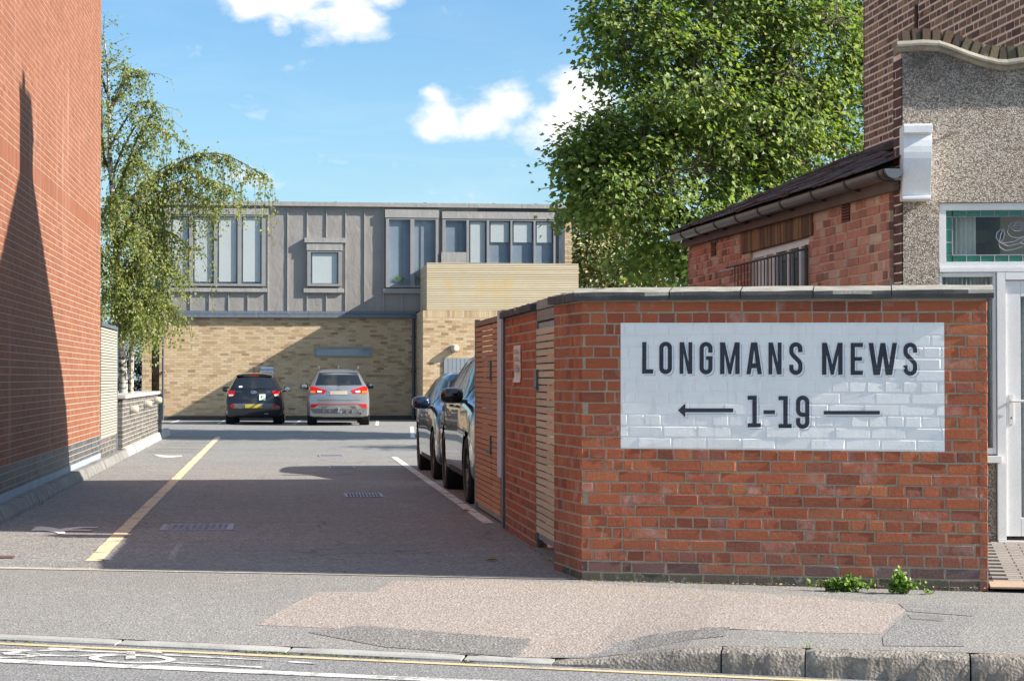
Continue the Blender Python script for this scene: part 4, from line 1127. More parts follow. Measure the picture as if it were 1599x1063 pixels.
# parking sign
sp = thing('parking_sign', 'small white sign with blue words Residents parking on the buff brick wall', 'sign', (fx(416), FY, fz(580)))
box('plate', m_rough('sign_white', (.72, .74, .78), (.66, .69, .74), 2, .5, 0), sp, fx(406.5), fx(427.5), FY - .03, FY - .003, fz(588), fz(572.5), .004)
M_bluetext = material('sign_blue', color=(.03, .07, .28), rough=.5)
for txt, y_, w_ in (('Residents', 578.6, 15.5), ('parking', 583.6, 12)):
    c = bpy.data.curves.new('lettering', 'FONT'); c.body = txt; c.align_x = 'CENTER'; c.size = .115
    c.materials.append(M_bluetext); tmp = bpy.data.objects.new('tmp', c); COL.objects.link(tmp); bpy.context.view_layer.update()
    me = bpy.data.meshes.new_from_object(tmp.evaluated_get(bpy.context.evaluated_depsgraph_get())); bpy.data.objects.remove(tmp)
    o = bpy.data.objects.new('lettering', me); COL.objects.link(o)
    o.matrix_basis = Matrix.Translation((fx(416.8), FY - .034, fz(y_))) @ Matrix.Rotation(R(90), 4, 'X'); par(o, sp)

# ================================================================== brick outbuilding behind the sign wall
OX = 4.72; OY0, OY1 = 15.03, 22.66
def oy(px, py=400): return on_x(px, py, OX).y
def oz(px, py): return on_x(px, py, OX).z
M_multi = m_brick('multi_red_brick', [(0, (.22, .12, .095)), (.12, (.42, .20, .15)), (.35, (.54, .24, .175)), (.62, (.58, .28, .21)), (.82, (.60, .36, .28)), (.93, (.64, .50, .40)), (1, (.22, .13, .11))], .6, .9, dirt=.18, hi=.2)
M_ob_mortar = m_mortar('sandy_mortar', (.60, .49, .34))
ob = thing('outbuilding', 'single storey red brick outbuilding with slate roof and brown gutter behind the sign wall', 'building', (6, 19, 0))
OT = 2.93
wy0, wy1 = oy(1262, 400), oy(1170, 400); wz1 = oz(1215, 378); 
ly0, ly1 = oy(1270, 350), oy(1157, 365); lz0, lz1 = oz(1268, 368), OT - .085
for (a_, b_, c, d) in ((OY0 + .005, wy0, -.05, OT - .08), (wy1, OY1 - .005, -.05, OT - .08), (wy0, wy1, wz1, OT - .08), (wy0, wy1, -.05, .89)):
    box('mortar_core', M_ob_mortar, ob, OX + .0075, OX + .28, a_, b_, c, d)
box('back_wall', M_ob_mortar, ob, OX + .9, 6.7, OY0 + .005, OY1 - .005, -.05, OT - .08)
vy = [(oy(1327), oy(1314.5), oz(1320, 347), oz(1320, 319)), (oy(1118), oy(1110.5), oz(1114, 400), oz(1114, 378))]
obk = Bricks(ob, depth=.05, ch=.004, jit=.003, out=.004, tilt=.01)
hol = [(OY1 - wy1, OY1 - wy0, .6 - .6, wz1 - .6), (OY1 - ly1, OY1 - ly0, lz0 - .6, 9)] + [(OY1 - b_, OY1 - a_, c - .6, d - .6) for a_, b_, c, d in vy]
obk.face((OX, OY1, .6), (0, -1, 0), bond(OY1 - OY0, OT - .69, 'mixed', ch=.0755, joint=.012, holes=hol), M_multi)
obk.face((6.7, OY1, .6), (-1, 0, 0), bond(6.7 - OX, OT - .69, 'mixed', ch=.0755, joint=.012), M_multi)
obk.finish(300)
# lintel, window, vents
def lint(t, bs):
    P = t.pos(); s = t.noise(t.vmath('MULTIPLY', P, (3, 5, .35)), 1.6, 4, .6, .4); n = t.noise(P, 12, 5, .6)
    c = t.ramp(s, [(.3, (.06, .04, .03)), (.46, (.11, .07, .045)), (.56, (.28, .17, .075)), (.7, (.36, .235, .105))]); c = t.mix(t.maprange(n, .4, .7, 0, .4), c, (.08, .06, .045))
    t.put(bs.inputs['Base Color'], c); t.put(bs.inputs['Normal'], t.bump(n, .5, .006))
M_lintel = material('stained_stone_lintel', lint, rough=.9)
box('lintel', M_lintel, ob, OX - .012, OX + .1, ly0 + .01, ly1 - .01, lz0, lz1, .006)
M_upvc = m_rough('white_upvc', (.76, .75, .75), (.68, .665, .66), 2.5, .35, 0)
M_curt_glass = m_glass('clear_glass', (.03, .035, .035), .02, .88)
M_curt_glass.node_tree.nodes['Principled BSDF'].inputs['IOR'].default_value = 1.9
wz0 = .9; f = MB(); xw0, xw1 = OX + .03, OX + .09
f.box(xw0, xw1, wy0 + .005, wy1 - .005, wz1 - .09, wz1 - .004); f.box(xw0, xw1, wy0 + .005, wy1 - .005, wz0, wz0 + .08)
cuts = [oy(q) for q in (1262, 1244, 1225, 1205, 1190, 1172)]
mull = [(wy0 + .005, wy0 + .07)] + [(q - .035, q + .035) for q in cuts[1:-1]] + [(wy1 - .07, wy1 - .005)]
for a_, b_ in mull: f.box(xw0, xw1, a_, b_, wz0 + .08, wz1 - .09)
wf = f.build('window', M_upvc, ob)
for k, ((_, a_), (b_, _)) in enumerate(zip(mull[:-1], mull[1:])):
    MB().box(OX + .055, OX + .063, a_, b_, wz0 + .08, wz1 - .09).build('pane', M_curt_glass if k < 3 else M_upvc, wf)
for (a_, b_, c, d) in vy:
    v = MB().box(OX + .001, OX + .0045, a_, b_, c, d).build('air_brick', material('vent_dark', color=(.02, .012, .01), rough=.9) if 'vent_dark' not in bpy.data.materials else bpy.data.materials['vent_dark'], ob)
    n = 6
    for k in range(n): MB().box(OX - .008, OX + .0, a_ + .004, b_ - .004, lerp(c, d, (k + .15) / n), lerp(c, d, (k + .6) / n)).build('louvre', m_rough('terracotta', (.22, .09, .05), (.15, .06, .04), 20) if 'terracotta' not in bpy.data.materials else bpy.data.materials['terracotta'], v)
# guard rail in front of the window
M_rail = m_rough('rusty_rail', (.055, .035, .03), (.10, .05, .035), 14, .7, .4)
rl = thing('guard_rail', 'rusty iron guard rail with upright bars in front of the outbuilding window', 'railing', (4.4, 17.6, 0))
RX = 4.625; ry0, ry1 = on_x(1247, 391, RX).y, on_x(1134, 412, RX).y; rz = on_x(1247, 391, RX).z
MB().tube([(RX, ry1, rz), (RX, ry0, rz), (OX - .01, ry0 - .02, rz + .01)], .0105, 8).build('top_rail', M_rail, rl, smooth=True)
MB().tube([(RX, ry1, .45), (RX, ry0, .45)], .010, 6).build('bottom_rail', M_rail, rl)
MB().tube([(OX - .03, ry0 - .02, .4), (OX - .03, ry0 - .02, rz + .05)], .013, 8).build('post', M_rail, rl)
me = MB().tube([(RX, 0, .05), (RX, 0, rz - .004)], .0058, 6).mesh('bar', M_rail)
yb = on_x(1147.5, 420, RX).y
while yb > ry0 - .02: link('bar', me, rl, None, Matrix.Translation((0, yb, 0))); yb -= .138
p = on_x(1125, 424, RX); MB().tube([(RX - .01, p.y, p.z), (RX - .01, on_x(1147, 424, RX).y, p.z)], .009, 8).build('stub', M_steel_pale, rl)
# eaves: fascia, gutter with joints, slates
box('fascia', m_rough('brown_fascia', (.14, .105, .09), (.10, .075, .065), 4, .8, .3), ob, OX - .06, OX - .02, 14.72, OY1 + .08, OT - .085, OT + .05)
box('soffit', bpy.data.materials['brown_fascia'], ob, OX - .02, OX + .3, OY0 + .01, OY1 + .06, OT - .07, OT - .02)
M_gutter = m_rough('brown_gutter', (.105, .08, .072), (.075, .058, .052), 5, .35, .05)
GX, GZ, GR = OX - .13, OT + .055, .068
sec = arc(0, 0, GR, PI, 2 * PI, 12) + arc(0, 0, GR - .007, 2 * PI, PI, 12)
def gut(y0, y1, r=0.0, name='gutter', mat=M_gutter):
    s = [(x * (1 + r / GR), z * (1 + r / GR)) for x, z in sec]
    return MB().prism([(GX + x, GZ + z) for x, z in s], 'y', y0, y1).build(name, mat, ob, smooth=True)
gut(14.50, OY1 + .12)
MB().prism([(GX + x, GZ + z) for x, z in arc(0, 0, GR + .004, PI, 2 * PI, 12)], 'y', 14.48, 14.52).build('end_cap', M_pipe, ob)
M_clip = m_rough('gutter_clip', (.03, .026, .026), (.045, .04, .04), 9, .4, .05)
for q in (1381, 1372, 1320, 1268, 1219, 1184, 1149, 1116, 1087, 1064):
    y_ = on_x(q, 330, GX - .05).y; gut(y_ - .03, y_ + .03, .008, 'gutter_bracket', M_clip)
    box('bracket_arm', M_clip, ob, GX + .02, OX - .05, y_ - .02, y_ + .02, GZ - .08, GZ - .06)
M_slate = m_brick('dark_slate', [(0, (.055, .04, .04)), (.4, (.095, .068, .062)), (.75, (.13, .09, .078)), (1, (.075, .068, .078))], .6, .7, dirt=.4)
PT = R(23.4); SV = Vector((math.cos(PT), 0, math.sin(PT))); SN = Vector((-math.sin(PT), 0, math.cos(PT)))
E0 = Vector((OX - .17, 0, OT + .085))
box('roof_deck', material('roof_felt', color=(.03, .027, .025), rough=.9), ob, 0, 2.4, OY0 + .02, OY1 + .20, -.04, -.012, M=Matrix.Translation(E0) @ Matrix.Rotation(-PT, 4, 'Y'))
sls = []; me = [MB().box(0, .30, 0, .245, 0, .011).mesh('slate', M_slate) for _ in range(1)]
for r_ in range(12):
    y_ = OY1 + .24 - (r_ % 2) * .125
    while y_ > OY0 - .1: sls.append((r_, y_)); y_ -= .252
Mr = Matrix((SV, Vector((0, 1, 0)), SN)).transposed()
sls.sort(key=lambda q: q[0])
rest = MB()
for k, (r_, y_) in enumerate(sls):
    P = E0 + SV * (r_ * .19 - .02 + npr.uniform(-.012, .012)) + SN * (.012 + npr.uniform(0, .007)) + Vector((0, y_ - .25, 0))
    M = Matrix.Translation(P) @ Mr.to_4x4() @ Matrix.Rotation(npr.uniform(.03, .065), 4, 'Y') @ Matrix.Rotation(npr.uniform(-.03, .03), 4, 'Z') @ Matrix.Rotation(npr.uniform(-.03, .03), 4, 'X')
    if k < 300: link('slate', me[0], ob, None, M)
    else: rest.box(0, .30, 0, .245, 0, .011, M)
rest.build('slate_courses', M_slate, ob, kind='stuff')
EAVE = lambda y_: (y_ - OY1) * .0098                               # the eaves fall a little towards the street
for o in [c for c in ob.children if c.name.split('.')[0] in ('fascia', 'soffit', 'gutter', 'end_cap', 'gutter_bracket', 'bracket_arm', 'roof_deck', 'slate', 'slate_courses')]:
    if o.name.split('.')[0] == 'slate': o.matrix_basis = Matrix.Translation((0, 0, EAVE(o.matrix_basis.translation.y))) @ o.matrix_basis
    else:
        for v_ in o.data.vertices: v_.co.z += EAVE(v_.co.y)

# ================================================================== brown brick house behind
HX, HY0, HY1, HE, HA = 6.75, 14.55, 22.45, 6.55, 9.3
M_brown = m_brick('brown_stock_brick', [(0, (.10, .080, .058)), (.25, (.165, .130, .085)), (.5, (.215, .17, .105)), (.75, (.27, .215, .125)), (.92, (.36, .29, .165)), (1, (.125, .10, .075))], .5, .9, dirt=.3)
M_pinkm = m_mortar('pink_mortar', (.86, .72, .61), .12)
hs = thing('brick_house', 'tall brown stock brick house with pale pink mortar behind the shop front', 'house', (9.5, 18.5, 0))
gab = [(HY0 + .004, -.1), (HY1 - .004, -.1), (HY1 - .004, HE), (18.5, HA - .02), (HY0 + .004, HE)]
MB().prism(gab, 'x', HX + .005, 12.5).build('mortar_core', M_pinkm, hs)
def in_gable(u, v):
    y_, z = HY1 - u, v + 2.7
    return z < HE + .0 or z < HA - abs(y_ - 18.5) * (HA - HE) / 3.95 - .1
hb = Bricks(hs, depth=.05, ch=.004, jit=.002, out=.003, tilt=.006)
hb.face((HX, HY1, 2.7), (0, -1, 0), bond(HY1 - HY0, HA - 2.7, 'flemish', ch=.0815, joint=.0225, keep=in_gable), M_brown)
hb.face((12.5, HY1, 2.7), (-1, 0, 0), bond(12.5 - HX, HE - 2.7, 'flemish', ch=.0815, joint=.0165), M_brown)
hb.finish(300)
M_rtile = m_brick('brown_roof_tile', [(0, (.09, .05, .04)), (.5, (.14, .075, .055)), (1, (.17, .10, .075))], .5, .85)
sl_ = (HA - HE) / 3.95
for s in (-1, 1):
    m = MB(); e = 3.95 + .12
    q = [(18.5, HA + .0), (18.5 + s * e, HA - sl_ * e), (18.5 + s * e, HA - sl_ * e + .11), (18.5, HA + .12)]
    m.prism(q, 'x', HX - .06, 12.7); m.build('roof', M_rtile, hs)
    rows = MB()
    for k in range(15):
        a_ = .05 + k * .3; b_ = a_ + .34
        ya, yb_ = 18.5 + s * a_ * .82, 18.5 + s * b_ * .82
        za, zb2 = HA + .135 - sl_ * a_ * .82, HA + .160 - sl_ * b_ * .82
        if abs(yb_ - 18.5) > e + .05: break
        rows.prism([(ya, za), (yb_, zb2), (yb_, zb2 + .02), (ya, za + .01)], 'x', HX - .08, 12.7)
    rows.build('tile_courses', M_rtile, hs, kind='stuff')
ch_ = box('chimney', M_brown, hs, HX + .02, HX + .66, 17.86, 18.76, 8.6, 9.92)
MB().box(HX - .03, HX + .71, 17.81, 18.81, 9.92, 10.0).build('cap', M_brown, ch_)
for y_ in (18.05, 18.5): MB().lathe([(.10, 10.0), (.13, 10.02), (.11, 10.30 if y_ < 18.2 else 10.14), (.13, 10.32 if y_ < 18.2 else 10.16), (.09, 10.33 if y_ < 18.2 else 10.17)], Matrix.Translation((HX + .34, y_, 0)), 14).build('chimney_pot', m_rough('clay_pot', (.30, .13, .08), (.2, .09, .06), 9) if 'clay_pot' not in bpy.data.materials else bpy.data.materials['clay_pot'], ch_, smooth=True)
p0 = on_x(1431, 72, HX - .06); MB().tube([(HX - .06, p0.y, p0.z - .3), (HX - .06, p0.y, on_x(1431, 8, HX - .06).z)], .022, 8).build('vent_pipe', M_rail, hs, smooth=True)

# ================================================================== pebbledashed shop front at the right
SU = Vector((math.cos(R(12)), -math.sin(R(12)), 0)); SNn = SU.cross(Z3).normalized(); S0 = Vector((4.76, 14.80, 0))
def sp_(px, py, d=0.0):
    P = on_p(px, py, S0 + SNn * d, SNn); return (P - S0).dot(SU), P.z
def sw_(u, z, d=0.0): p = S0 + SU * u + SNn * d; return Vector((p.x, p.y, z))
SM = Matrix.Translation(S0) @ Matrix((SU, -SNn, Z3)).transposed().to_4x4()      # local x = along, y = inward, z = up
def dash(t, bs):
    P = t.pos(); v = t.voronoi(P, 118, out='Color'); d = t.voronoi(P, 118); sp2 = t.new('ShaderNodeSeparateColor'); t.put(sp2.inputs[0], v); n = t.noise(P, 1.6, 5, .62); f = t.noise(P, 30, 3, .6)
    c = t.ramp(sp2.outputs[0], [(0, (.11, .09, .08)), (.2, (.26, .20, .155)), (.42, (.42, .335, .26)), (.62, (.54, .47, .385)), (.85, (.66, .61, .55)), (1, (.76, .73, .69))])
    c = t.mix(t.maprange(d, .35, .8, 0, .7), c, (.15, .12, .095))
    sx = t.new('ShaderNodeSeparateXYZ'); t.put(sx.inputs[0], P)
    soot = t.math('MULTIPLY', t.maprange(sx.outputs[2], 3.35, 3.75, 0, 1), t.maprange(n, .33, .58, 0, .75))
    c = t.mix(soot, c, (.045, .042, .045)); c = t.mix(t.maprange(n, .5, .75, 0, .35), c, (.12, .095, .075))
    t.put(bs.inputs['Base Color'], c); t.put(bs.inputs['Normal'], t.bump(t.math('SUBTRACT', f, d), 1.0, .010))
M_dash = material('pebbledash', dash, rough=.9)
sh = thing('shop_front', 'pebbledashed shop front with curved brick parapet and white framed glazing at the right', 'shop', S0)
under = [(1409, 82.5), (1440, 80), (1466, 81), (1484, 87), (1510, 97), (1535, 105), (1556, 110), (1572, 111), (1600, 107)]
cu = [sp_(x, y) for x, y in under]; cu[0] = (0.0, cu[0][1])
W_ = 3.6; mid = cu[-1]
cu2 = cu + [(cu[-1][0] + .12, cu[-1][1] - .0)]
axis_u = 1.55
# mirror the sweep about the middle of the parapet
full = cu + [(2 * axis_u - u, z) for u, z in reversed(cu) if 2 * axis_u - u > cu[-1][0] + .05]
ug, zg = sp_(1466, 316.5)
FB = 0.0
wall_poly = [(0, -.1), (0, full[0][1])] + full[1:] + [(full[-1][0], -.1), (full[-1][0] - .30, -.1), (full[-1][0] - .30, zg), (ug, zg), (ug, -.1)]
MB().prism(wall_poly, 'y', 0, .22, SM).build('wall', M_dash, sh)
# moulding and brick-on-edge coping along the sweep
M_ledge = m_rough('parapet_moulding', (.34, .315, .255), (.19, .165, .13), 9, .9, .5)
M_parb = m_brick('parapet_brick', [(0, (.07, .05, .045)), (.35, (.12, .085, .06)), (.6, (.17, .11, .075)), (.8, (.13, .12, .075)), (1, (.21, .17, .10))], .8, .92, dirt=.4, white=.3)
def densify(l, st):
    out = [Vector(l[0])]; 
    for p in l[1:]:
        p = Vector(p); q = out[-1]; n = max(1, int((p - q).length / st)); out += [q.lerp(p, (k + 1) / n) for k in range(n)]
    return out
dl = densify([(-.045, full[0][1])] + full[1:-1] + [(full[-1][0] + .045, full[-1][1])], .04)
m = MB()
for i, p in enumerate(dl):
    for (q, dz) in ((.0, 0), (-.03, .002), (-.05, .018), (-.05, .032), (-.075, .036), (-.075, .052), (-.035, .082), (.26, .082), (.26, 0)):
        m.v.append(tuple(SM @ Vector((p.x, q, p.y + dz + npr.uniform(-.001, .001)))))
k = 9; n = len(dl)
m.f = [(i * k + j, i * k + (j + 1) % k, (i + 1) * k + (j + 1) % k, (i + 1) * k + j) for i in range(n - 1) for j in range(k)] + [tuple(range(k)), tuple(range((n - 1) * k, n * k))]
m.build('moulding', M_ledge, sh)
fine = densify([tuple(p) for p in dl], .004); s_acc = 0.0
for prev, p in zip(fine[:-1], fine[1:]):
    s_acc += (p - prev).length
    if s_acc >= .0735 and p.x > .02:
        d = (p - prev).normalized(); s_acc = 0
        T = SM @ Matrix.Translation((p.x, .01 + npr.uniform(-.006, .006), p.y + .083)) @ Matrix.Rotation(-math.atan2(d.y, d.x) + npr.uniform(-.05, .05), 4, 'Y')
        MB().box(-.034, .034, 0, .215, .001, npr.uniform(.088, .106), T).build('coping_brick', M_parb, sh, bevel=.006)
# side return in dark brick
srb = Bricks(sh, depth=.04, ch=.004, jit=.002, out=.002)
srb.face((4.752, 15.02, .2), (0, -1, 0), bond(.205, full[0][1] - .22, 'english'), m_brick('dark_return_brick', [(0, (.07, .045, .042)), (1, (.13, .075, .062))], .5))
srb.finish(300)
box('side_return', M_pinkm, sh, 4.757, 4.9, 14.83, 15.02, 0, full[0][1])
box('flat_roof', bpy.data.materials['roof_felt'], sh, 4.95, 8.2, 14.9, 15.9, 3.2, 3.25)
# white scrolled console bracket
ub0, ub1 = sp_(1405.5, 250)[0], sp_(1455, 250, .25)[0]; zt_, zb_ = sp_(1430, 201)[1], sp_(1430, 315)[1]
H_ = zt_ - zb_
pro = [(-.001, zb_), (-.20, zb_), (-.20, zb_ + .022), (-.17, zb_ + .03)] + [(-.17 - .055 * math.sin(k / 10 * PI * .9) * 1.0 - .07 * smooth(k / 10), lerp(zb_ + .03, zt_ - .075, k / 10)) for k in range(11)] + [(-.31, zt_ - .07), (-.31, zt_ - .012), (-.29, zt_), (-.001, zt_)]
M_white = m_rough('white_gloss_paint', (.80, .805, .82), (.70, .71, .73), 7, .4, .2)
br = MB().prism(pro, 'x', ub0 - .004, ub1, SM).build('console_bracket', M_white, sh, bevel=.004)
# glazing
def fr(name, rects, mat, d0, d1, parent, bev=.003):
    m = MB()
    for (u0, u1, z0, z1) in rects: m.box(u0, u1, d0, d1, z0, z1, SM)
    return m.build(name, mat, parent, bevel=bev)
def U(px, d=0): return sp_(px, 500, d)[0]
def Zp(py): return sp_(1520, py)[1]
u0, u1 = ug + .003, full[-1][0] - .303
zh, zt1, zt0, zl = zg - .003, Zp(417.5), Zp(425), .10
umid = U(1556)
gl = fr('window', [(u0, u1, Zp(328), zh), (u0, U(1478.5), Zp(408.5), Zp(328)), (u1 - .07, u1, Zp(408.5), Zp(328)), (u0, u1, zt1, Zp(408.5))], M_upvc, .02, .09, sh)
fr('transom', [(u0, u1, zt0 + .001, zt1 - .001)], M_upvc, .0, .10, sh)
TQ = m_glass('green_leaded_glass', (.02, .20, .14), .08, .35); TQ.node_tree.nodes['Transparent BSDF'].inputs[0].default_value = (.25, .75, .58, 1)
CL = M_curt_glass
gx0, gx1, gz0, gz1 = U(1478.5), u1 - .07, Zp(408.5), Zp(328)
bz0, bz1, bx0 = Zp(398), Zp(337.5), U(1489)
st = (U(1511) - U(1489))
D_ = .055
def pane(u0_, u1_, z0_, z1_, mat, name='pane'): return MB().box(u0_ + .0015, u1_ - .0015, D_, D_ + .004, z0_ + .0015, z1_ - .0015, SM).build(name, mat, gl)
leads = MB()
def lead(p, q, r=.0042): leads.tube([SM @ Vector((p[0], D_ - .003, p[1])), SM @ Vector((q[0], D_ - .003, q[1]))], r, 5)
u = bx0
pane(gx0, bx0, bz1, gz1, TQ); pane(gx0, bx0, gz0, bz0, TQ)
while u < gx1 - .02:
    e = min(u + st, gx1); pane(u, e, bz1, gz1, TQ); pane(u, e, gz0, bz0, TQ); lead((u, bz1), (u, gz1)); lead((u, gz0), (u, bz0)); u += st
for k in range(3):
    z0_, z1_ = lerp(bz0, bz1, k / 3), lerp(bz0, bz1, (k + 1) / 3); pane(gx0, bx0, z0_, z1_, TQ); lead((gx0, z0_), (bx0, z0_))
pane(bx0, gx1, bz0, bz1, CL, 'clear_pane')
lead((gx0, bz0), (gx1, bz0)); lead((gx0, bz1), (gx1, bz1)); lead((bx0, gz0), (bx0, gz1)); 
def curve_px(l, r=.0042):
    q = [sp_(x, y) for x, y in l]; leads.tube([SM @ Vector((a_, D_ - .004, b_)) for a_, b_ in q], r, 5)
def ring_px(cx_, cy_, rx, ry, a0=0, a1=2 * PI, n=14): curve_px([(cx_ + rx * math.cos(lerp(a0, a1, k / n)), cy_ + ry * math.sin(lerp(a0, a1, k / n))) for k in range(n + 1)])
leaf = [(1562, 378), (1557, 370), (1558, 363), (1563, 359), (1568, 356), (1570, 364), (1568, 373), (1562, 378)]
curve_px(leaf); curve_px([(1562, 377), (1564, 366), (1568, 357)])
curve_px([(1561, 378), (1570, 379), (1584, 377), (1594, 372), (1600, 371)]); curve_px([(1561, 380), (1563, 386), (1572, 391), (1585, 389), (1599, 384)]); curve_px([(1564, 379), (1576, 384), (1588, 381), (1599, 378)])
ring_px(1590, 361, 15.5, 10); curve_px([(1576, 354), (1580, 348), (1586, 346), (1587, 352)]); curve_px([(1586, 348), (1592, 344), (1598, 346), (1601, 352)]); ring_px(1592, 352, 6.5, 4.5); curve_px([(1580, 355), (1586, 360), (1594, 360), (1600, 356)])
curve_px([(1594, 378), (1600, 374), (1608, 378), (1600, 381), (1594, 378)])
leads.build('leading', m_rough('lead_came', (.26, .25, .30), (.2, .2, .24), 20, .5, 0), gl)
lf = [sp_(x, y) for x, y in leaf[:-1]]
MB().prism(lf, 'y', D_ + .005, D_ + .007, SM).build('leaf_pane', material('green_leaf_glass', color=(.01, .07, .05), rough=.2), gl)
# sidelight, sill, dado, door
sd = fr('sidelight', [(u0, U(1472), Zp(709), zt0 - .001), (U(1551), umid, Zp(709), zt0 - .001), (U(1472), U(1551), Zp(432), zt0 - .001), (U(1472), U(1551), Zp(709), Zp(699))], M_upvc, .02, .09, sh)
MB().box(U(1472), U(1551), .055, .06, Zp(699), Zp(432), SM).build('pane', CL, sd)
fr('sill', [(u0, umid + .03, Zp(722), Zp(711))], M_upvc, -.05, .10, sh)
fr('dado', [(u0, umid - .004, -.05, Zp(722) - .002)], M_dash, .03, .2, sh, 0)
fr('dado_frame', [(U(1562), umid + .002, .09, Zp(722) - .002)], M_upvc, .005, .029, sh)
dp0 = umid + .004
fr('door_frame', [(dp0, dp0 + .065, zl, zt0 - .001), (u1 - .06, u1, zl, zt0 - .001), (dp0 + .065, u1 - .06, zt0 - .06, zt0 - .001)], M_upvc, .0, .09, sh)
dd0, dd1 = dp0 + .07, dp0 + .07 + .86
do = fr('door', [(dd0, dd0 + .11, zl + .03, zt0 - .065), (dd1 - .11, dd1, zl + .03, zt0 - .065), (dd0 + .11, dd1 - .11, zt0 - .185, zt0 - .065), (dd0 + .11, dd1 - .11, zl + .03, zl + .17)], M_upvc, .025, .085, sh)
MB().box(dd0 + .11, dd1 - .11, .052, .057, zl + .17, zt0 - .185, SM).build('glass', CL, do)
fr('threshold', [(dp0, u1, .02, zl - .002)], M_upvc, -.03, .12, sh)
zhd = Zp(626)
hd = MB().box(dd0 + .022, dd0 + .052, .012, .024, Zp(662), Zp(616), SM); hd.tube([SM @ Vector((dd0 + .037, .02, zhd)), SM @ Vector((dd0 + .037, -.03, zhd)), SM @ Vector((dd0 + .17, -.035, zhd))], .010, 8)
hd.build('handle', m_rough('white_handle', (.72, .71, .70), (.66, .65, .64), 9, .35, 0), do, smooth=True)
MB().tube([SM @ Vector((dd0 + .037, .011, Zp(652))), SM @ Vector((dd0 + .037, .008, Zp(652)))], .007, 8).build('lock', M_steel_dark, do)
# inside: curtains and a dim room
M_cur = m_rough('cream_curtain', (.88, .86, .78), (.80, .78, .70), 4, .9, .1)
M_net = m_rough('net_curtain', (.52, .54, .54), (.36, .39, .40), 22, .9, .1)
def curtain(name, ua, ub, z0, z1, d, mat, amp, n, taper=0.0):
    m = MB(); k = 60
    for i in range(k + 1):
        s = i / k; u_ = lerp(ua, ub, s); q = d + amp * math.sin(s * n * 2 * PI) + amp * .4 * math.sin(s * n * 5.3)
        uu = lerp(u_, (ua + ub) / 2, taper); m.v += [tuple(SM @ Vector((u_, q, z1))), tuple(SM @ Vector((lerp(u_, uu, 1), q, z0)))]
    m.f = [(2 * i, 2 * i + 1, 2 * i + 3, 2 * i + 2) for i in range(k)]
    return m.build(name, mat, sh, smooth=True)
curtain('curtain', U(1491), U(1529), Zp(412), Zp(330), .16, M_cur, .014, 5)
curtain('net_curtain', U(1470), U(1553), Zp(700), Zp(430), .15, M_net, .012, 13)
curtain('net_curtain', dd0 + .09, dd1 - .08, zl + .1, zt0 - .15, .14, M_net, .012, 10)
fr('room', [(u0, u1, .05, zh)], m_rough('shop_room', (.09, .06, .055), (.05, .035, .035), 2, .9, 0), .75, .8, sh, 0)
fr('dark_shelf', [(U(1525), u1 - .1, Zp(372), Zp(352))], material('dim_shelf', color=(.16, .10, .09), rough=.7), .5, .6, sh, 0)

# forecourt of block paving
fc = thing('forecourt', None, None, (5.2, 13.6, 0)); fc['kind'] = 'structure'
def fz_(x, y_): return .0 + .088 * max(0, min(1, (y_ - 12.3) / 2.3))
m = MB(); A_ = [(2.64, -.02), (2.64, 2.2), (9, 2.2), (9, -.02)]
c4 = [ab2w(2.63, .02), ab2w(9, .02), ab2w(9, -2.9), ab2w(2.63, -2.9)]
m.add([Vector((p.x, p.y, z)) for p, z in zip(c4, (.0, .0, .088, .088))], [(0, 1, 2, 3)]); m.build('bedding_sand', m_rough('joint_sand', (.11, .10, .085), (.06, .055, .05), 20), fc)
M_block = m_brick('paving_block', [(0, (.27, .245, .215)), (.5, (.34, .31, .275)), (1, (.30, .255, .225))], .5, .9, dirt=.25)
me = MB().box(-.098, .098, -.048, .048, 0, .03).mesh('paving_block', M_block, bevel=.004)
cnt = 0
for i in range(0, 16):
    for j in range(0, 30):
        a_, b_ = 2.76 + i * .2 + (j % 2) * .1, -.25 - j * .1
        if a_ > 5.4: continue
        p = ab2w(a_, b_); z = .088 * (-b_ + .02) / 2.92
        link('paving_block', me, fc, None, Matrix.Translation((p.x, p.y, z - .018)) @ Matrix.Rotation(TH + npr.uniform(-.02, .02), 4, 'Z') @ Matrix.Rotation(.03, 4, 'X')); cnt += 1
e = MB(); c4 = [ab2w(2.635, .0, -.006), ab2w(5, .0, -.006), ab2w(5, -.19, .010), ab2w(2.635, -.19, .010)]
e.add([p for p in c4] + [p + Vector((0, 0, .012)) for p in c4], [(0, 1, 5, 4), (1, 2, 6, 5), (2, 3, 7, 6), (3, 0, 4, 7), (4, 5, 6, 7)]); e.build('edging_slab', m_rough('sandstone_edge', (.44, .32, .225), (.36, .26, .185), 6, .9, .3), fc)

# ================================================================== cars
def catmull(P, t):
    """P (n, ...) control rows, t in [0, n-1]"""
    n = len(P); i = min(int(t), n - 2); f = t - i
    p1, p2 = P[i], P[i + 1]; p0 = P[i - 1] if i > 0 else 2 * p1 - p2; p3 = P[i + 2] if i + 2 < n else 2 * p2 - p1
    m1, m2 = (p2 - p0) * .5 * .85, (p3 - p1) * .5 * .85
    return (2 * f ** 3 - 3 * f ** 2 + 1) * p1 + (f ** 3 - 2 * f ** 2 + f) * m1 + (-2 * f ** 3 + 3 * f ** 2) * p2 + (f ** 3 - f ** 2) * m2

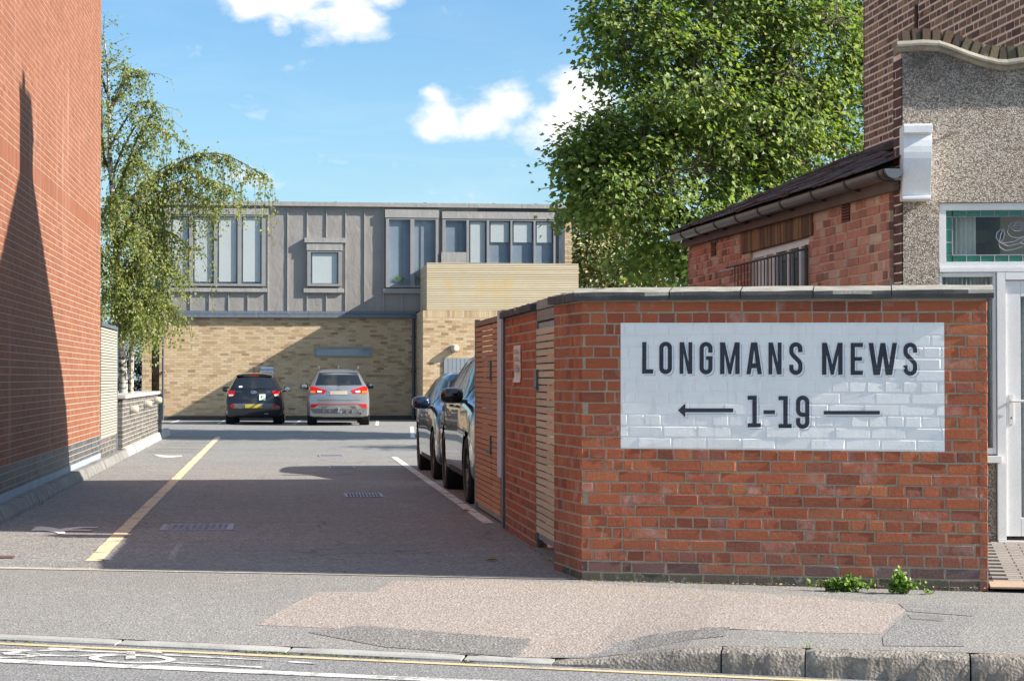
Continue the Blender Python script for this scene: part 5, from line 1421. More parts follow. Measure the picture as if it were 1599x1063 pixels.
def paint(name, col, rough=.35, metal=.3, coat=1.0):
    m = material(name, color=col, rough=rough, metal=metal); b = m.node_tree.nodes['Principled BSDF']
    b.inputs['Coat Weight'].default_value = coat; b.inputs['Coat Roughness'].default_value = .02; return m
M_tyre = m_rough('tyre_rubber', (.022, .021, .021), (.035, .033, .031), 20, .85, .3)
M_trim = m_rough('black_plastic_trim', (.03, .03, .032), (.045, .045, .047), 12, .6, .15)
M_grey_trim = m_rough('grey_plastic_trim', (.16, .165, .175), (.13, .135, .14), 12, .5, .1)
M_rim = m_rough('alloy_rim', (.42, .42, .44), (.34, .34, .36), 6, .3, 0, .8)
M_rim_dark = m_rough('dark_alloy_rim', (.12, .105, .095), (.09, .085, .08), 6, .3, 0, .7)
M_carglass = material('car_glass', color=(.018, .024, .032), rough=.04); M_carglass.node_tree.nodes['Principled BSDF'].inputs['IOR'].default_value = 1.5
M_red = material('red_lens', color=(.46, .010, .010), rough=.18); M_orange = material('amber_lens', color=(.75, .20, .02), rough=.15); M_clear = material('clear_lens', color=(.70, .66, .66), rough=.12)
M_under = material('underbody', color=(.012, .012, .012), rough=.9)
M_chrome = material('chrome', color=(.75, .76, .78), rough=.12, metal=1.0)
M_mirror = material('mirror_glass', color=(.42, .46, .5), rough=.04, metal=1.0)

class Car:
    def __init__(s, name, label, x, y, heading, L, W, H, rear_axle, front_axle, R_, paintm, zb, hood, cowl, rooff, roofr, rp, fp, wt, zs=.24, tw=.20, rim=M_rim, spokes=5):
        s.L, s.W, s.H = L, W, H; s.M = Matrix.Translation((x, y, .003)) @ Matrix.Rotation(heading, 4, 'Z')
        s.t = thing(name, label, 'car', (x, y, 0), 'cars parked in the mews'); s.paint = paintm; s.rp = rp; s.fp = fp; s.cmat = {}
        yr, yf = -L / 2, L / 2; w = W / 2
        zc, zf = hood
        rpf = lambda z: np.interp(z, [p[0] for p in rp], [p[1] for p in rp]); fpf = lambda z: np.interp(z, [p[0] for p in fp], [p[1] for p in fp])
        s.rpf = rpf
        K = []
        def sec(wf, top, zt, wr, ybase, shear=None, zbk=zb, lift=0.0):
            ww = w * wf
            if top: pr = [(ww * .86, zs - .03), (ww * .975, zs + .02), (ww, zs + .26), (ww * .992, lerp(zs + .26, zbk, .62)), (ww * .955, zbk), (lerp(ww * .955, wr, .52) + .012, lerp(zbk, zt - .085, .5)), (wr, zt - .085), (wr * .72, zt - .018), (0, zt)]
            else: pr = [(ww * .86, zs - .03), (ww * .975, zs + .02), (ww, zs + .26), (ww * .985, lerp(zs + .26, zt, .62)), (ww * .94, zt - .065), (ww * .86, zt - .028), (ww * .70, zt - .012), (ww * .4, zt - .003), (0, zt)]
            return [(px_, ybase + (shear(pz) if shear else 0), pz) for px_, pz in pr]
        K.append(sec(.90, 1, H - .09, wt * .93, yr, rpf))
        K.append(sec(.975, 1, H - .05, wt * .97, yr + .25, lambda z: rpf(z) * .92))
        K.append(sec(1.0, 1, H - .02, wt, rear_axle + .15, lambda z: rpf(z) * .25))
        K.append(sec(1.0, 1, H, wt, lerp(rear_axle, rooff, .55)))
        K.append(sec(1.0, 1, H - .01, wt, lerp(rear_axle, rooff, .82)))
        K.append(sec(1.0, 1, H - .06, wt * .96, rooff, lambda z: .16 * max(0, min(1, (H - .1 - z) / .5))))
        K.append(sec(.995, 0, zc, 0, cowl)); K.append(sec(.985, 0, lerp(zc, zf, .45) + .02, 0, lerp(cowl, yf, .55)))
        K.append(sec(.95, 0, zf, 0, yf - .22)); K.append(sec(.80, 0, zf - .09, 0, yf - .03, lambda z: -fpf(z)))
        s.K = np.array(K); s.ra, s.fa, s.Rw = rear_axle, front_axle, R_
        s.body(); s.wheels(tw, rim, spokes)
    def S(s, k, j): return catmull(np.array([catmull(r_, j) for r_ in s.K[max(0, int(k) - 1):int(k) + 3]]), k - max(0, int(k) - 1)) if False else catmull(np.array([catmull(r_, j) for r_ in s.K]), k)
    def put(s, name, m, mat, parent=None, smooth=True, bevel=0.0):
        m.v = [tuple(s.M @ Vector(p)) for p in m.v]; return m.build(name, mat, parent or s.t, smooth=smooth, bevel=bevel)
    def body(s):
        nk, nj = 9 * 8 + 1, 8 * 6 + 1
        rows = [np.array([catmull(r_, j * 8 / (nj - 1)) for j in range(nj)]) for r_ in s.K]
        G = np.array([catmull(np.array(rows), k * 9 / (nk - 1)) for k in range(nk)])       # nk, nj, 3
        s.G = G; arch = s.Rw + .055
        for ax in (s.ra, s.fa):                                   # draw the grid onto the arch circles
            dy, dz = G[..., 1] - ax, G[..., 2] - s.Rw
            d = np.sqrt(dy ** 2 + dz ** 2); near = (np.abs(d - arch) < .035) & (G[..., 0] > .5) & (G[..., 2] < .8) & (np.arange(nj)[None, :] < 26)
            sc = np.where(near, arch / np.maximum(d, 1e-6), 1); G[..., 1] = ax + dy * sc; G[..., 2] = s.Rw + dz * sc
        m = MB(); k0 = 0
        for sg in (1, -1):
            base = len(m.v); m.v += [tuple((p[0] * sg, p[1], p[2])) for r_ in G for p in r_]
            for k in range(nk - 1):
                for j in range(nj - 1):
                    q = [(k, j), (k, j + 1), (k + 1, j + 1), (k + 1, j)]; c = np.mean([G[a_] for a_ in q], 0)
                    if c[0] > .45 and any(math.hypot(c[1] - ax, c[2] - s.Rw) < arch - .004 for ax in (s.ra, s.fa)): continue
                    f = tuple(base + a_ * nj + b_ for a_, b_ in q); m.f.append(f if sg > 0 else f[::-1])
        s.side_end = {}
        # rear and front panels
        E0_ = G[0]; E9 = G[-1]; jm = 36; nc = 16
        for E_, sgn, bul in ((E0_, -1, .11), (E9, 1, .20)):
            base = len(m.v); zt = E_[-1][2]; z6 = E_[jm][2]
            for j in range(jm + 1):
                X, Y, Zz = E_[j]
                for c in range(nc + 1):
                    t_ = -1 + 2 * c / nc; q = 1 - t_ * t_
                    up = (zt - z6) * q * smooth((j - 22) / 14)
                    yy = Y + sgn * bul * q * (1 - .45 * smooth((j - 16) / 16)); 
                    if sgn < 0 and up > 0: yy += (s.rpf(Zz + up) - s.rpf(Zz))
                    m.v.append((X * t_, yy, Zz + up))
            for j in range(jm):
                for c in range(nc):
                    f = (base + j * (nc + 1) + c, base + j * (nc + 1) + c + 1, base + (j + 1) * (nc + 1) + c + 1, base + (j + 1) * (nc + 1) + c); m.f.append(f if sgn < 0 else f[::-1])
        # floor
        s.bodyo = s.put('body', m, s.paint)
        u = MB().box(-s.W / 2 + .16, s.W / 2 - .16, -s.L / 2 + .22, s.L / 2 - .25, .19, .30)
        for ax in (s.ra, s.fa): u.box(-s.W / 2 + .28, s.W / 2 - .28, ax - .4, ax + .4, .26, .72)
        s.put('underbody', u, M_under, smooth=False)
    def wheels(s, tw, rim, spokes):
        for ax in (s.ra, s.fa):
            for sg in (-1, 1):
                x = sg * (s.W / 2 - tw / 2 - .012); r_ = s.Rw
                Mw = Matrix.Translation((x, ax, r_)) @ Matrix.Rotation(R(90) * sg, 4, 'Y')
                ri = r_ * .66
                w = s.put('wheel', MB().lathe([(ri * .2, -tw * .3), (ri, -tw * .3), (ri, tw * .32), (ri * .9, tw * .33)], Mw, 28), M_under)
                h = tw / 2
                s.put('tyre', MB().lathe([(ri, -h * .9), (r_ * .93, -h), (r_ * .985, -h * .86), (r_, -h * .6), (r_, h * .6), (r_ * .985, h * .86), (r_ * .93, h), (ri + .012, h * .96), (ri, h * .84)], Mw, 36), M_tyre, w)
                m = MB().lathe([(ri, tw * .36), (ri * .93, tw * .42), (ri * .88, tw * .30)], Mw, 28).lathe([(0, tw * .33), (ri * .2, tw * .33), (ri * .24, tw * .2)], Mw, 14)
                for k in range(spokes):
                    T = Mw @ Matrix.Rotation(2 * PI * k / spokes, 4, 'Z')
                    m.add([T @ Vector(p) for p in ((-ri * .10, ri * .1, tw * .31), (ri * .10, ri * .1, tw * .31), (ri * .17, ri * .92, tw * .39), (-ri * .17, ri * .92, tw * .39), (-ri * .10, ri * .1, tw * .2), (ri * .10, ri * .1, tw * .2), (ri * .17, ri * .92, tw * .25), (-ri * .17, ri * .92, tw * .25))], [(0, 1, 2, 3), (0, 4, 5, 1), (1, 5, 6, 2), (3, 2, 6, 7), (0, 3, 7, 4)])
                s.put('rim', m, rim, w, smooth=False)
        # arch liners
        for ax in (s.ra, s.fa):
            for sg in (-1, 1):
                Mw = Matrix.Translation((sg * (s.W / 2 - .16), ax, s.Rw)) @ Matrix.Rotation(R(90), 4, 'Y')
                s.put('wheel_arch', MB().lathe([(s.Rw + .05, -.13), (s.Rw + .05, .13)], Mw, 30), M_under)
    def rear(s, x, z, off=0.0):
        E_ = s.G[0][:37]; zr = z
        for _ in range(12):
            Xz = np.interp(zr, E_[:, 2], E_[:, 0]); t_ = max(-1, min(1, x / Xz)); q = 1 - t_ * t_; j = np.interp(zr, E_[:, 2], np.arange(37))
            up = (s.G[0][-1][2] - E_[36][2]) * q * smooth((j - 22) / 14); zr = .5 * zr + .5 * (z - up)
        y = np.interp(zr, E_[:, 2], E_[:, 1]) - .11 * q * (1 - .45 * smooth((j - 16) / 16)) + (s.rpf(z) - s.rpf(zr) if up > 0 else 0)
        return Vector((x, y - off, z))
    def rear_poly(s, name, poly, mat, off=.008, back=.03, parent=None):
        """a flat-sided piece set into the tail; polygon in (x, z)"""
        P = [Vector((x, z, 0)) for x, z in poly]; fr_ = [s.rear(x, z, off) for x, z in poly]; bk = [s.rear(x, z, -back) for x, z in poly]; n = len(poly)
        m = MB(); m.add(fr_ + bk, [tuple(t_) for t_ in tessellate_polygon([P])] + [(i, (i + 1) % n, (i + 1) % n + n, i + n) for i in range(n)])
        return s.put(name, m, mat, parent, smooth=False)
    def rear_quad(s, name, xb, xt, z0, z1, mat, off=.008, back=.03, parent=None, nx=14, nz=5):
        m = MB(); 
        for o_ in (off, -back):
            for b_ in range(nz + 1):
                z = lerp(z0, z1, b_ / nz); h = lerp(xb, xt, b_ / nz)
                for a_ in range(nx + 1): m.v.append(tuple(s.rear(lerp(-h, h, a_ / nx), z, o_)))
        N = (nx + 1) * (nz + 1)
        m.f = [(b_ * (nx + 1) + a_, b_ * (nx + 1) + a_ + 1, (b_ + 1) * (nx + 1) + a_ + 1, (b_ + 1) * (nx + 1) + a_) for a_ in range(nx) for b_ in range(nz)]
        ed = [(a_, a_ + 1) for a_ in range(nx)] + [(nz * (nx + 1) + a_ + 1, nz * (nx + 1) + a_) for a_ in range(nx)] + [((b_ + 1) * (nx + 1), b_ * (nx + 1)) for b_ in range(nz)] + [(b_ * (nx + 1) + nx, (b_ + 1) * (nx + 1) + nx) for b_ in range(nz)]
        m.f += [(q, p, p + N, q + N) for p, q in ed]
        return s.put(name, m, mat, parent)
    def patch(s, name, k0, k1, j0, j1, mat, off=.006, side=1, nk=12, nj=6, parent=None, both=False):
        """a piece lying on the loft: window or lamp"""
        m = MB()
        def pt(k, j, sg):
            p = s.S(k, j); e = .03; a_ = s.S(min(k + e, 9), j) - s.S(max(k - e, 0), j); b_ = s.S(k, min(j + e, 8)) - s.S(k, max(j - e, 0))
            n = np.cross(b_, a_); n = n / max(np.linalg.norm(n), 1e-9)
            c = np.array([0, p[1], .6]);
            if n.dot(p - c) < 0: n = -n
            q = p + n * off; return (q[0] * sg, q[1], q[2])
        if both:
            js = [lerp(j0, 8, i / nj) for i in range(nj + 1)]; cols = [(j, 1) for j in js] + [(j, -1) for j in reversed(js[:-1])]
        else: cols = [(lerp(j0, j1, i / nj), side) for i in range(nj + 1)]
        n = len(cols)
        for i in range(nk + 1):
            for j, sg in cols: m.v.append(pt(lerp(k0, k1, i / nk), j, sg))
        m.f = [(i * n + c, i * n + c + 1, (i + 1) * n + c + 1, (i + 1) * n + c) for i in range(nk) for c in range(n - 1)]
        return s.put(name, m, mat, parent)
    def mirror(s, y, z, mat, size=1.0):
        for sg in (-1, 1):
            x = sg * (s.W / 2 - .03)
            c = Vector((x + sg * .11 * size, y, z)); T = Matrix.Translation(c) @ Matrix.Diagonal((.115 * size, .075 * size, .078 * size, 1)) 
            m = MB(); prof = [(0, -1), (.5, -.96), (.80, -.72), (.95, -.30), (1, .15), (.98, .60), (.88, .75)]
            m.lathe(prof, T @ Matrix.Rotation(R(90), 4, 'X'), 24)
            for i_, p_ in enumerate(m.v):
                q_ = T.inverted() @ Vector(p_); e_ = 3.2 if q_.x * sg < 0 else 2.6; rr_ = math.hypot(q_.x, q_.z)
                if rr_ > 1e-4:
                    n_ = (abs(q_.x / rr_) ** e_ + abs(q_.z / rr_) ** e_) ** (-1 / e_); q_.x *= n_; q_.z *= n_
                m.v[i_] = tuple(T @ q_)
            o = s.put('wing_mirror', m, mat)
            s.put('mirror_foot', MB().box(x - sg * .05, x + sg * .06, y - .03, y + .03, z - .085, z - .045), M_trim, o, smooth=False)
            s.put('mirror_glass', MB().lathe([(.80, .74), (0, .75)], T @ Matrix.Rotation(R(90), 4, 'X'), 18), M_mirror, o)
    def windows(s, splits, jb=4.25, jt=5.85):
        for sg in (1, -1):
            for a_, b_ in splits: s.patch('side_window', a_, b_, jb, jt, M_carglass, .005, sg, 14, 5)
        s.patch('windscreen', 5.12, 5.93, 6.15, 8, M_carglass, .006, nk=10, nj=8, both=True)

# ---- black hatchback, tail towards the street
hx = lambda px, Y: on_y(px, 600, Y).x
M_black = paint('black_car_paint', (.012, .013, .016), .3, .2)
HYr = 57.6; Lh = 3.67
h = Car('hatchback_car', 'small black hatchback parked tail outwards with a green P plate on its boot', hx(399, HYr), HYr + Lh / 2, R(-1.5), Lh, 1.66, 1.49, -1.20, 1.18, .29, M_black, .94, (1.0, .78), .86, .36, -1.3,
        [(.15, .10), (.30, .02), (.55, .0), (.74, .035), (.78, .06), (.95, .10), (1.02, .13), (1.40, .36), (1.49, .46)], [(.2, .05), (.5, .0), (.8, .12)], .56)
h.windows([(1.15, 2.75), (2.85, 5.35)])
h.rear_quad('rear_window', .60, .50, 1.035, 1.335, M_carglass, .010)
h.rear_quad('bumper_insert', .58, .60, .46, .60, M_grey_trim, .012)
h.rear_quad('number_plate', .245, .245, .475, .575, m_rough('yellow_plate', (.50, .40, .05), (.44, .35, .05), 3, .5, 0), .024)
h.rear_poly('bumper_chrome', [(-.40, .595), (-.27, .46), (-.29, .595)], M_grey_trim, .020)
for sg in (-1, 1):
    tl = h.rear_poly('tail_lamp', [(sg * x, z) for x, z in ((.74, .975), (.52, .965), (.555, .85), (.62, .79), (.735, .79))], M_red, .012)
    h.rear_poly('lamp_lens', [(sg * x, z) for x, z in ((.715, .862), (.575, .862), (.60, .815), (.715, .812))], M_clear, .018, parent=tl)
    h.rear_poly('reflector', [(sg * .60 + .062 * math.cos(a_), .53 + .062 * math.sin(a_)) for a_ in np.linspace(0, 2 * PI, 16, endpoint=False)], M_red, .020)
    h.rear_poly('exhaust' if sg > 0 else 'badge_lettering', [(.30, .29), (.42, .29), (.42, .325), (.30, .325)] if sg > 0 else [(-.50, .935), (-.36, .935), (-.36, .95), (-.50, .95)], M_chrome, .012)
h.rear_poly('badge_lettering', [(.36, .935), (.46, .935), (.46, .95), (.36, .95)], M_chrome, .012)
bd = h.rear_poly('badge', [(.085 * math.cos(a_), .925 + .045 * math.sin(a_)) for a_ in np.linspace(0, 2 * PI, 18, endpoint=False)], M_chrome, .014)
h.rear_poly('badge_ground', [(.068 * math.cos(a_), .925 + .032 * math.sin(a_)) for a_ in np.linspace(0, 2 * PI, 18, endpoint=False)], M_black, .016, parent=bd)
h.rear_poly('badge_letter', [(-.045, .898), (-.02, .897), (-.008, .92), (.02, .922), (.012, .90), (.03, .90), (.05, .952), (.025, .953), (.015, .932), (-.012, .930), (-.003, .952), (-.02, .952)], M_chrome, .018, parent=bd)
pl = h.rear_poly('learner_plate', [(.16, .70), (.33, .70), (.33, .865), (.16, .865)], material('plate_white', color=(.78, .79, .78), rough=.5), .014)
h.rear_poly('plate_letter', [(.205, .735), (.232, .735), (.232, .768), (.265, .768), (.285, .785), (.285, .818), (.265, .835), (.205, .835), (.205, .80)], material('plate_green', color=(.01, .30, .05), rough=.5), .018, parent=pl)
h.rear_poly('plate_letter', [(.232, .788), (.257, .788), (.257, .814), (.232, .814)], bpy.data.materials['plate_white'], .021, parent=pl)
h.rear_poly('window_sticker', [(-.43, 1.06), (-.33, 1.06), (-.33, 1.105), (-.43, 1.105)], bpy.data.materials['plate_white'], .016)
h.put('wiper', MB().tube([h.rear(.0, 1.035, .03), h.rear(.14, 1.055, .03), h.rear(.34, 1.05, .025)], .011, 6), M_trim)
h.put('spoiler', MB().prism([(-.52, 1.372), (.52, 1.372), (.50, 1.415), (.25, 1.452), (-.25, 1.452), (-.50, 1.415)], 'y', -Lh / 2 + .27, -Lh / 2 + .62), M_black, bevel=.012)
h.put('brake_light', MB().box(-.14, .14, -Lh / 2 + .262, -Lh / 2 + .272, 1.39, 1.408), M_red, smooth=False)
h.put('aerial', MB().tube([(-.02, -1.2, 1.45), (-.02, -1.42, 1.68)], .007, 6), M_trim)
h.mirror(.62, 1.0, M_black)

# ---- silver SUV
M_silver = paint('silver_car_paint', (.36, .365, .38), .32, .7)
SYr = 56.0; Ls = 4.30
v = Car('suv_car', 'silver SUV parked tail outwards beside the black hatchback', hx(531, SYr), SYr + Ls / 2, R(-1.0), Ls, 1.78, 1.61, -1.28, 1.39, .335, M_silver, 1.02, (1.08, .86), 1.05, .45, -1.5,
        [(.2, .14), (.36, .03), (.62, .0), (.80, .03), (1.02, .09), (1.10, .14), (1.48, .40), (1.61, .52)], [(.2, .05), (.5, .0), (.9, .14)], .60, zs=.27, tw=.22)
v.windows([(1.2, 2.8), (2.9, 5.35)])
v.rear_quad('rear_window', .655, .55, 1.135, 1.425, M_carglass, .010)
v.rear_quad('lower_bumper', .70, .80, .34, .47, M_grey_trim, .016)
v.rear_poly('bumper_diffuser', [(-.56, .34), (.56, .34), (.46, .545), (-.46, .545)], M_grey_trim, .026)
v.rear_quad('tailgate_groove', .60, .60, .705, .715, M_trim, .004)
v.rear_quad('number_plate', .245, .245, .865, .965, m_rough('blurred_plate', (.42, .36, .27), (.38, .34, .28), 3, .5, 0), .016)
v.rear_quad('plate_recess', .33, .33, .85, 1.0, M_silver, .008)
v.rear_quad('reflector_strip', .62, .62, .588, .608, M_red, .012)
for sg in (-1, 1):
    tl = v.rear_poly('tail_lamp', [(sg * x, z) for x, z in ((.80, 1.09), (.70, 1.10), (.34, .985), (.40, .90), (.80, .90))], M_red, .014)
    v.rear_poly('indicator_lens', [(sg * x, z) for x, z in ((.79, .975), (.66, .975), (.64, .91), (.79, .91))], M_orange, .020, parent=tl)
    v.rear_poly('reverse_lens', [(sg * x, z) for x, z in ((.60, .985), (.46, .97), (.48, .925), (.60, .925))], M_clear, .020, parent=tl)
    v.rear_poly('reflector', [(sg * x, z) for x, z in ((.78, .605), (.52, .615), (.60, .565), (.68, .50), (.79, .495))], M_red, .016)
    v.put('roof_rail', MB().tube([(sg * .55, -1.55, 1.60), (sg * .56, -1.2, 1.645), (sg * .56, .1, 1.65), (sg * .54, .35, 1.58)], .022, 8), M_grey_trim)
for x in (-.42, -.25, .22, .38): v.rear_poly('diffuser_fin', [(x - .012, .36), (x + .012, .36), (x + .012, .44), (x - .012, .44)], M_silver, .036)
v.rear_poly('emblem', [(0, 1.06), (.018, 1.038), (0, 1.016), (-.018, 1.038)], M_chrome, .012)
for sg in (-1, 1): v.rear_poly('emblem', [(sg * .002, 1.014), (sg * .020, .992), (sg * .058, .992), (sg * .038, 1.014)], M_chrome, .012)
v.put('tow_bar', MB().tube([(0, -Ls / 2 - .02, .36), (0, -Ls / 2 - .10, .38), (0, -Ls / 2 - .13, .46), (0, -Ls / 2 - .13, .52)], .025, 8).tube([(-.07, -Ls / 2 - .05, .50), (-.03, -Ls / 2 - .09, .38), (.06, -Ls / 2 - .09, .36), (.09, -Ls / 2 - .05, .50)], .012, 6), M_chrome)
v.put('exhaust_pipe', MB().lathe([(.028, -.12), (.045, -.12), (.052, .0), (.052, .16)], Matrix.Translation((.60, -Ls / 2 + .06, .335)) @ Matrix.Rotation(R(-90), 4, 'X'), 16), M_chrome)
v.put('wiper', MB().tube([v.rear(0, 1.14, .03), v.rear(.16, 1.165, .03), v.rear(.34, 1.155, .025)], .012, 6), M_trim)
v.put('spoiler', MB().prism([(-.56, 1.47), (.56, 1.47), (.54, 1.52), (.27, 1.565), (-.27, 1.565), (-.54, 1.52)], 'y', -Ls / 2 + .32, -Ls / 2 + .70), M_silver, bevel=.014)
v.put('roof_aerial', MB().prism([(-.06, 0), (.07, 0), (-.04, .075), (-.06, .07)], 'x', -.015, .015, Matrix.Translation((0, -1.25, 1.60))), M_silver, smooth=False)
v.mirror(.78, 1.09, M_trim, 1.0)

# ---- two dark cars, noses towards the street, along the right side
M_navy = paint('dark_blue_car_paint', (.012, .022, .055), .25, .4)
M_graph = paint('graphite_car_paint', (.022, .021, .022), .25, .5)
La = 4.3; ax_f = 26.35                                            # front axle position along the mews
a1 = Car('dark_car', 'dark blue hatchback facing the street, second of the two cars behind the gate', 2.02 + .885, ax_f + 1.36, R(180), La, 1.77, 1.44, -1.30, 1.36, .325, M_navy, .93, (1.0, .76), .98, .35, -1.5,
         [(.2, .12), (.4, .02), (.7, .0), (.95, .08), (1.1, .16), (1.44, .5)], [(.2, .08), (.45, .0), (.62, .02), (.8, .16)], .60, zs=.22, tw=.225, rim=M_rim_dark)
Lb = 4.62; bx_f = 21.25
b1 = Car('dark_suv_car', 'dark graphite SUV facing the street, directly behind the slatted bin store gate', 1.985 + .94, bx_f + 1.42, R(180), Lb, 1.88, 1.66, -1.38, 1.42, .355, M_graph, 1.06, (1.12, .92), 1.08, .42, -1.6,
         [(.2, .12), (.4, .02), (.7, .0), (1.0, .08), (1.2, .16), (1.66, .55)], [(.2, .08), (.45, .0), (.7, .02), (.95, .16)], .64, zs=.26, tw=.25, rim=M_rim_dark)
for c_, hl in ((a1, (.545, .70)), (b1, (.66, .84))):
    c_.windows([(1.2, 2.85), (2.95, 5.4)])
    c_.mirror({a1: .78, b1: .88}[c_], {a1: 1.0, b1: 1.14}[c_], c_.paint, 1.12)
    for sg in (1, -1):
        c_.patch('headlight', 8.1, 8.95, 3.0, 4.6, M_clear, .006, sg, 8, 5)
        c_.patch('air_intake', 8.45, 8.97, 1.35, 2.5, M_under, .006, sg, 5, 5)
        c_.patch('sill_trim', 2.6, 6.0, .7, 1.25, M_trim, .006, sg, 12, 3)
        for k in (2.9, 4.4):
            p = c_.S(k, 3.75); c_.put('door_handle', MB().box(sg * p[0] - .015, sg * p[0] + .02 * sg + .015, p[1] - .09, p[1] + .09, p[2] - .012, p[2] + .016), M_chrome if c_ is a1 else c_.paint, bevel=.006)
    yf = c_.L / 2
    c_.put('grille', MB().box(-.32, .32, yf + .12, yf + .165, hl[0] - .08, hl[1] - .05), M_trim, smooth=False)
    c_.put('number_plate', MB().box(-.26, .26, yf + .166, yf + .176, .36, .47), bpy.data.materials['plate_white'], smooth=False)

# ================================================================== trees and plants
def rot_to(d, roll):
    d = d / np.linalg.norm(d); a = np.cross(d, [0, 0, 1.0]); n = np.linalg.norm(a); a = a / n if n > 1e-3 else np.array([1.0, 0, 0]); b = np.cross(d, a)
    return a * math.cos(roll) + b * math.sin(roll), -a * math.sin(roll) + b * math.cos(roll)

def leaves_mesh(name, P, D, N, S, shape, mat, fold=.25):
    """P leaf bases, D directions along the leaf, N leaf normals, S sizes; shape: outline (across, along) with the stem at (0,0)"""
    P, D, N = (np.asarray(q, float) for q in (P, D, N)); S = np.asarray(S, float)[:, None]
    D = D / np.linalg.norm(D, axis=1, keepdims=True); A = np.cross(D, N); A /= np.maximum(np.linalg.norm(A, axis=1, keepdims=True), 1e-6); N = np.cross(A, D)
    k = len(shape); V = np.zeros((len(P), k, 3))
    for i, (u, w_) in enumerate(shape):
        V[:, i] = P + (A * u + D * w_ + N * (abs(u) * fold - .18 * w_ * w_)) * S
    nf = k - 2; base = (np.arange(len(P)) * k)[:, None, None]
    tri = np.array([(0, i + 1, i + 2) for i in range(nf)])[None] + base
    return np_mesh(name, V.reshape(-1, 3), tri.reshape(-1, 3), mat)

MAPLE = [(0, 0), (.34, .02), (.26, .26), (.62, .42), (.36, .58), (.30, .74), (0, 1.08), (-.30, .74), (-.36, .58), (-.62, .42), (-.26, .26), (-.34, .02)]
BIRCH = [(0, 0), (.34, .28), (.26, .62), (0, 1.0), (-.26, .62), (-.34, .28)]
BLADE = [(0, 0), (.22, .35), (.16, .75), (0, 1.0), (-.16, .75), (-.22, .35)]
M_bark = m_rough('grey_bark', (.12, .095, .075), (.065, .052, .042), 7, .95, .9)
M_syc = m_leaf('sycamore_leaf', [(0, (.10, .165, .045)), (.45, (.165, .245, .06)), (.8, (.24, .32, .08)), (.94, (.32, .37, .10)), (1, (.40, .38, .14))], .46, .48)
M_birchleaf = m_leaf('birch_leaf', [(0, (.14, .19, .05)), (.5, (.225, .275, .075)), (.85, (.31, .33, .10)), (1, (.38, .33, .12))], .45, .5)
M_conif = m_leaf('olive_foliage', [(0, (.12, .135, .045)), (.5, (.25, .26, .10)), (.85, (.38, .36, .16)), (1, (.46, .41, .21))], .25, .6)
M_hedge = m_leaf('dark_hedge_leaf', [(0, (.018, .045, .015)), (.6, (.03, .07, .022)), (1, (.06, .10, .03))], .3, .5)

def limb(m, p, q, r0, r1, n=5, wob=.12, sides=7):
    p, q = Vector(p), Vector(q); L_ = (q - p).length; pts_ = []
    for i in range(n + 1):
        t_ = i / n; pts_.append(p.lerp(q, t_) + Vector(npr.uniform(-1, 1, 3)) * L_ * wob * t_ * (1 - t_) + Vector((0, 0, L_ * .10 * math.sin(t_ * PI))))
    m.tube(pts_, [lerp(r0, r1, i / n) for i in range(n + 1)], sides, cap=False); return pts_

def broad_tree(name, label, cat, base, lobes, trunk_top, ncl, nleaf, size, leaf_mat, shape=MAPLE, r=.28, bark=M_bark, spread=.33, group=None, ltag='crown', gapf=.95):
    t = thing(name, label, cat, base, group); base = Vector(base); tk = MB(); nodes = []
    tops = [base + Vector(q) for q in trunk_top]
    for q in tops: nodes += limb(tk, base, q, r, r * .38, 8, .06, 9)
    lim = MB(); br_nodes = []
    wts = np.array([l[3] * l[4] * l[5] for l in lobes]) ** .67; wts /= wts.sum()
    for l in lobes:
        c = Vector(l[:3]); near = min(nodes, key=lambda q: (q - c).length - .0 * q.z if q.z < c.z + .3 else 99)
        pl_ = limb(lim, near, c, r * .28, r * .10, 6, .16, 6); br_nodes += pl_[2:]
        for k in range(6):
            d = npr.normal(size=3); d /= np.linalg.norm(d); e = c + Vector((d[0] * l[3] * .8, d[1] * l[4] * .8, d[2] * l[5] * .8))
            s_ = pl_[npr.randint(2, len(pl_))]; br_nodes += limb(lim, s_, e, r * .085, r * .03, 5, .15, 5)[1:]
    BN = np.array([tuple(q) for q in br_nodes]); tw = MB(); P, D, N, S = [], [], [], []
    for _ in range(ncl):
        l = lobes[npr.choice(len(lobes), p=wts)]; d = npr.normal(size=3); d /= np.linalg.norm(d); d[2] *= .9
        rad = npr.uniform(.2, 1) ** .36; c = np.array(l[:3]) + d * np.array(l[3:6]) * rad * npr.uniform(.9, 1.08)
        if mnoise.noise(Vector(c) * gapf) < -.15 and npr.uniform() < .93: continue
        s_ = BN[np.argmin(((BN - c) ** 2).sum(1))]
        mid_ = (s_ + c) / 2 + npr.normal(size=3) * .06 + np.array([0, 0, .05])
        tw.tube([s_, mid_, c], [.012, .008, .004], 3, cap=False)
        out = c - np.array(l[:3]); out = out / (np.linalg.norm(out) + 1e-6)
        for k in range(npr.randint(nleaf // 2, nleaf + 1)):
            o_ = npr.normal(size=3) * spread * np.array([1, 1, .55]); P.append(c + o_)
            dd = o_ * .8 / spread + out * .9 + np.array([0, 0, -.55]) + npr.normal(size=3) * .45; D.append(dd)
            N.append(np.array([0, 0, .65]) + np.array(SUN) * .75 + npr.normal(size=3) * .42 + out * .35); S.append(size * npr.uniform(.6, 1.15))
    tko = tk.build('trunk', bark, t, smooth=True); lim.build('limbs', bark, tko, smooth=True)
    tw.build('twigs', bark, tko, kind='stuff')
    me = leaves_mesh('crown', P, D, N, S, shape, leaf_mat); link(ltag, me, t)
    return t

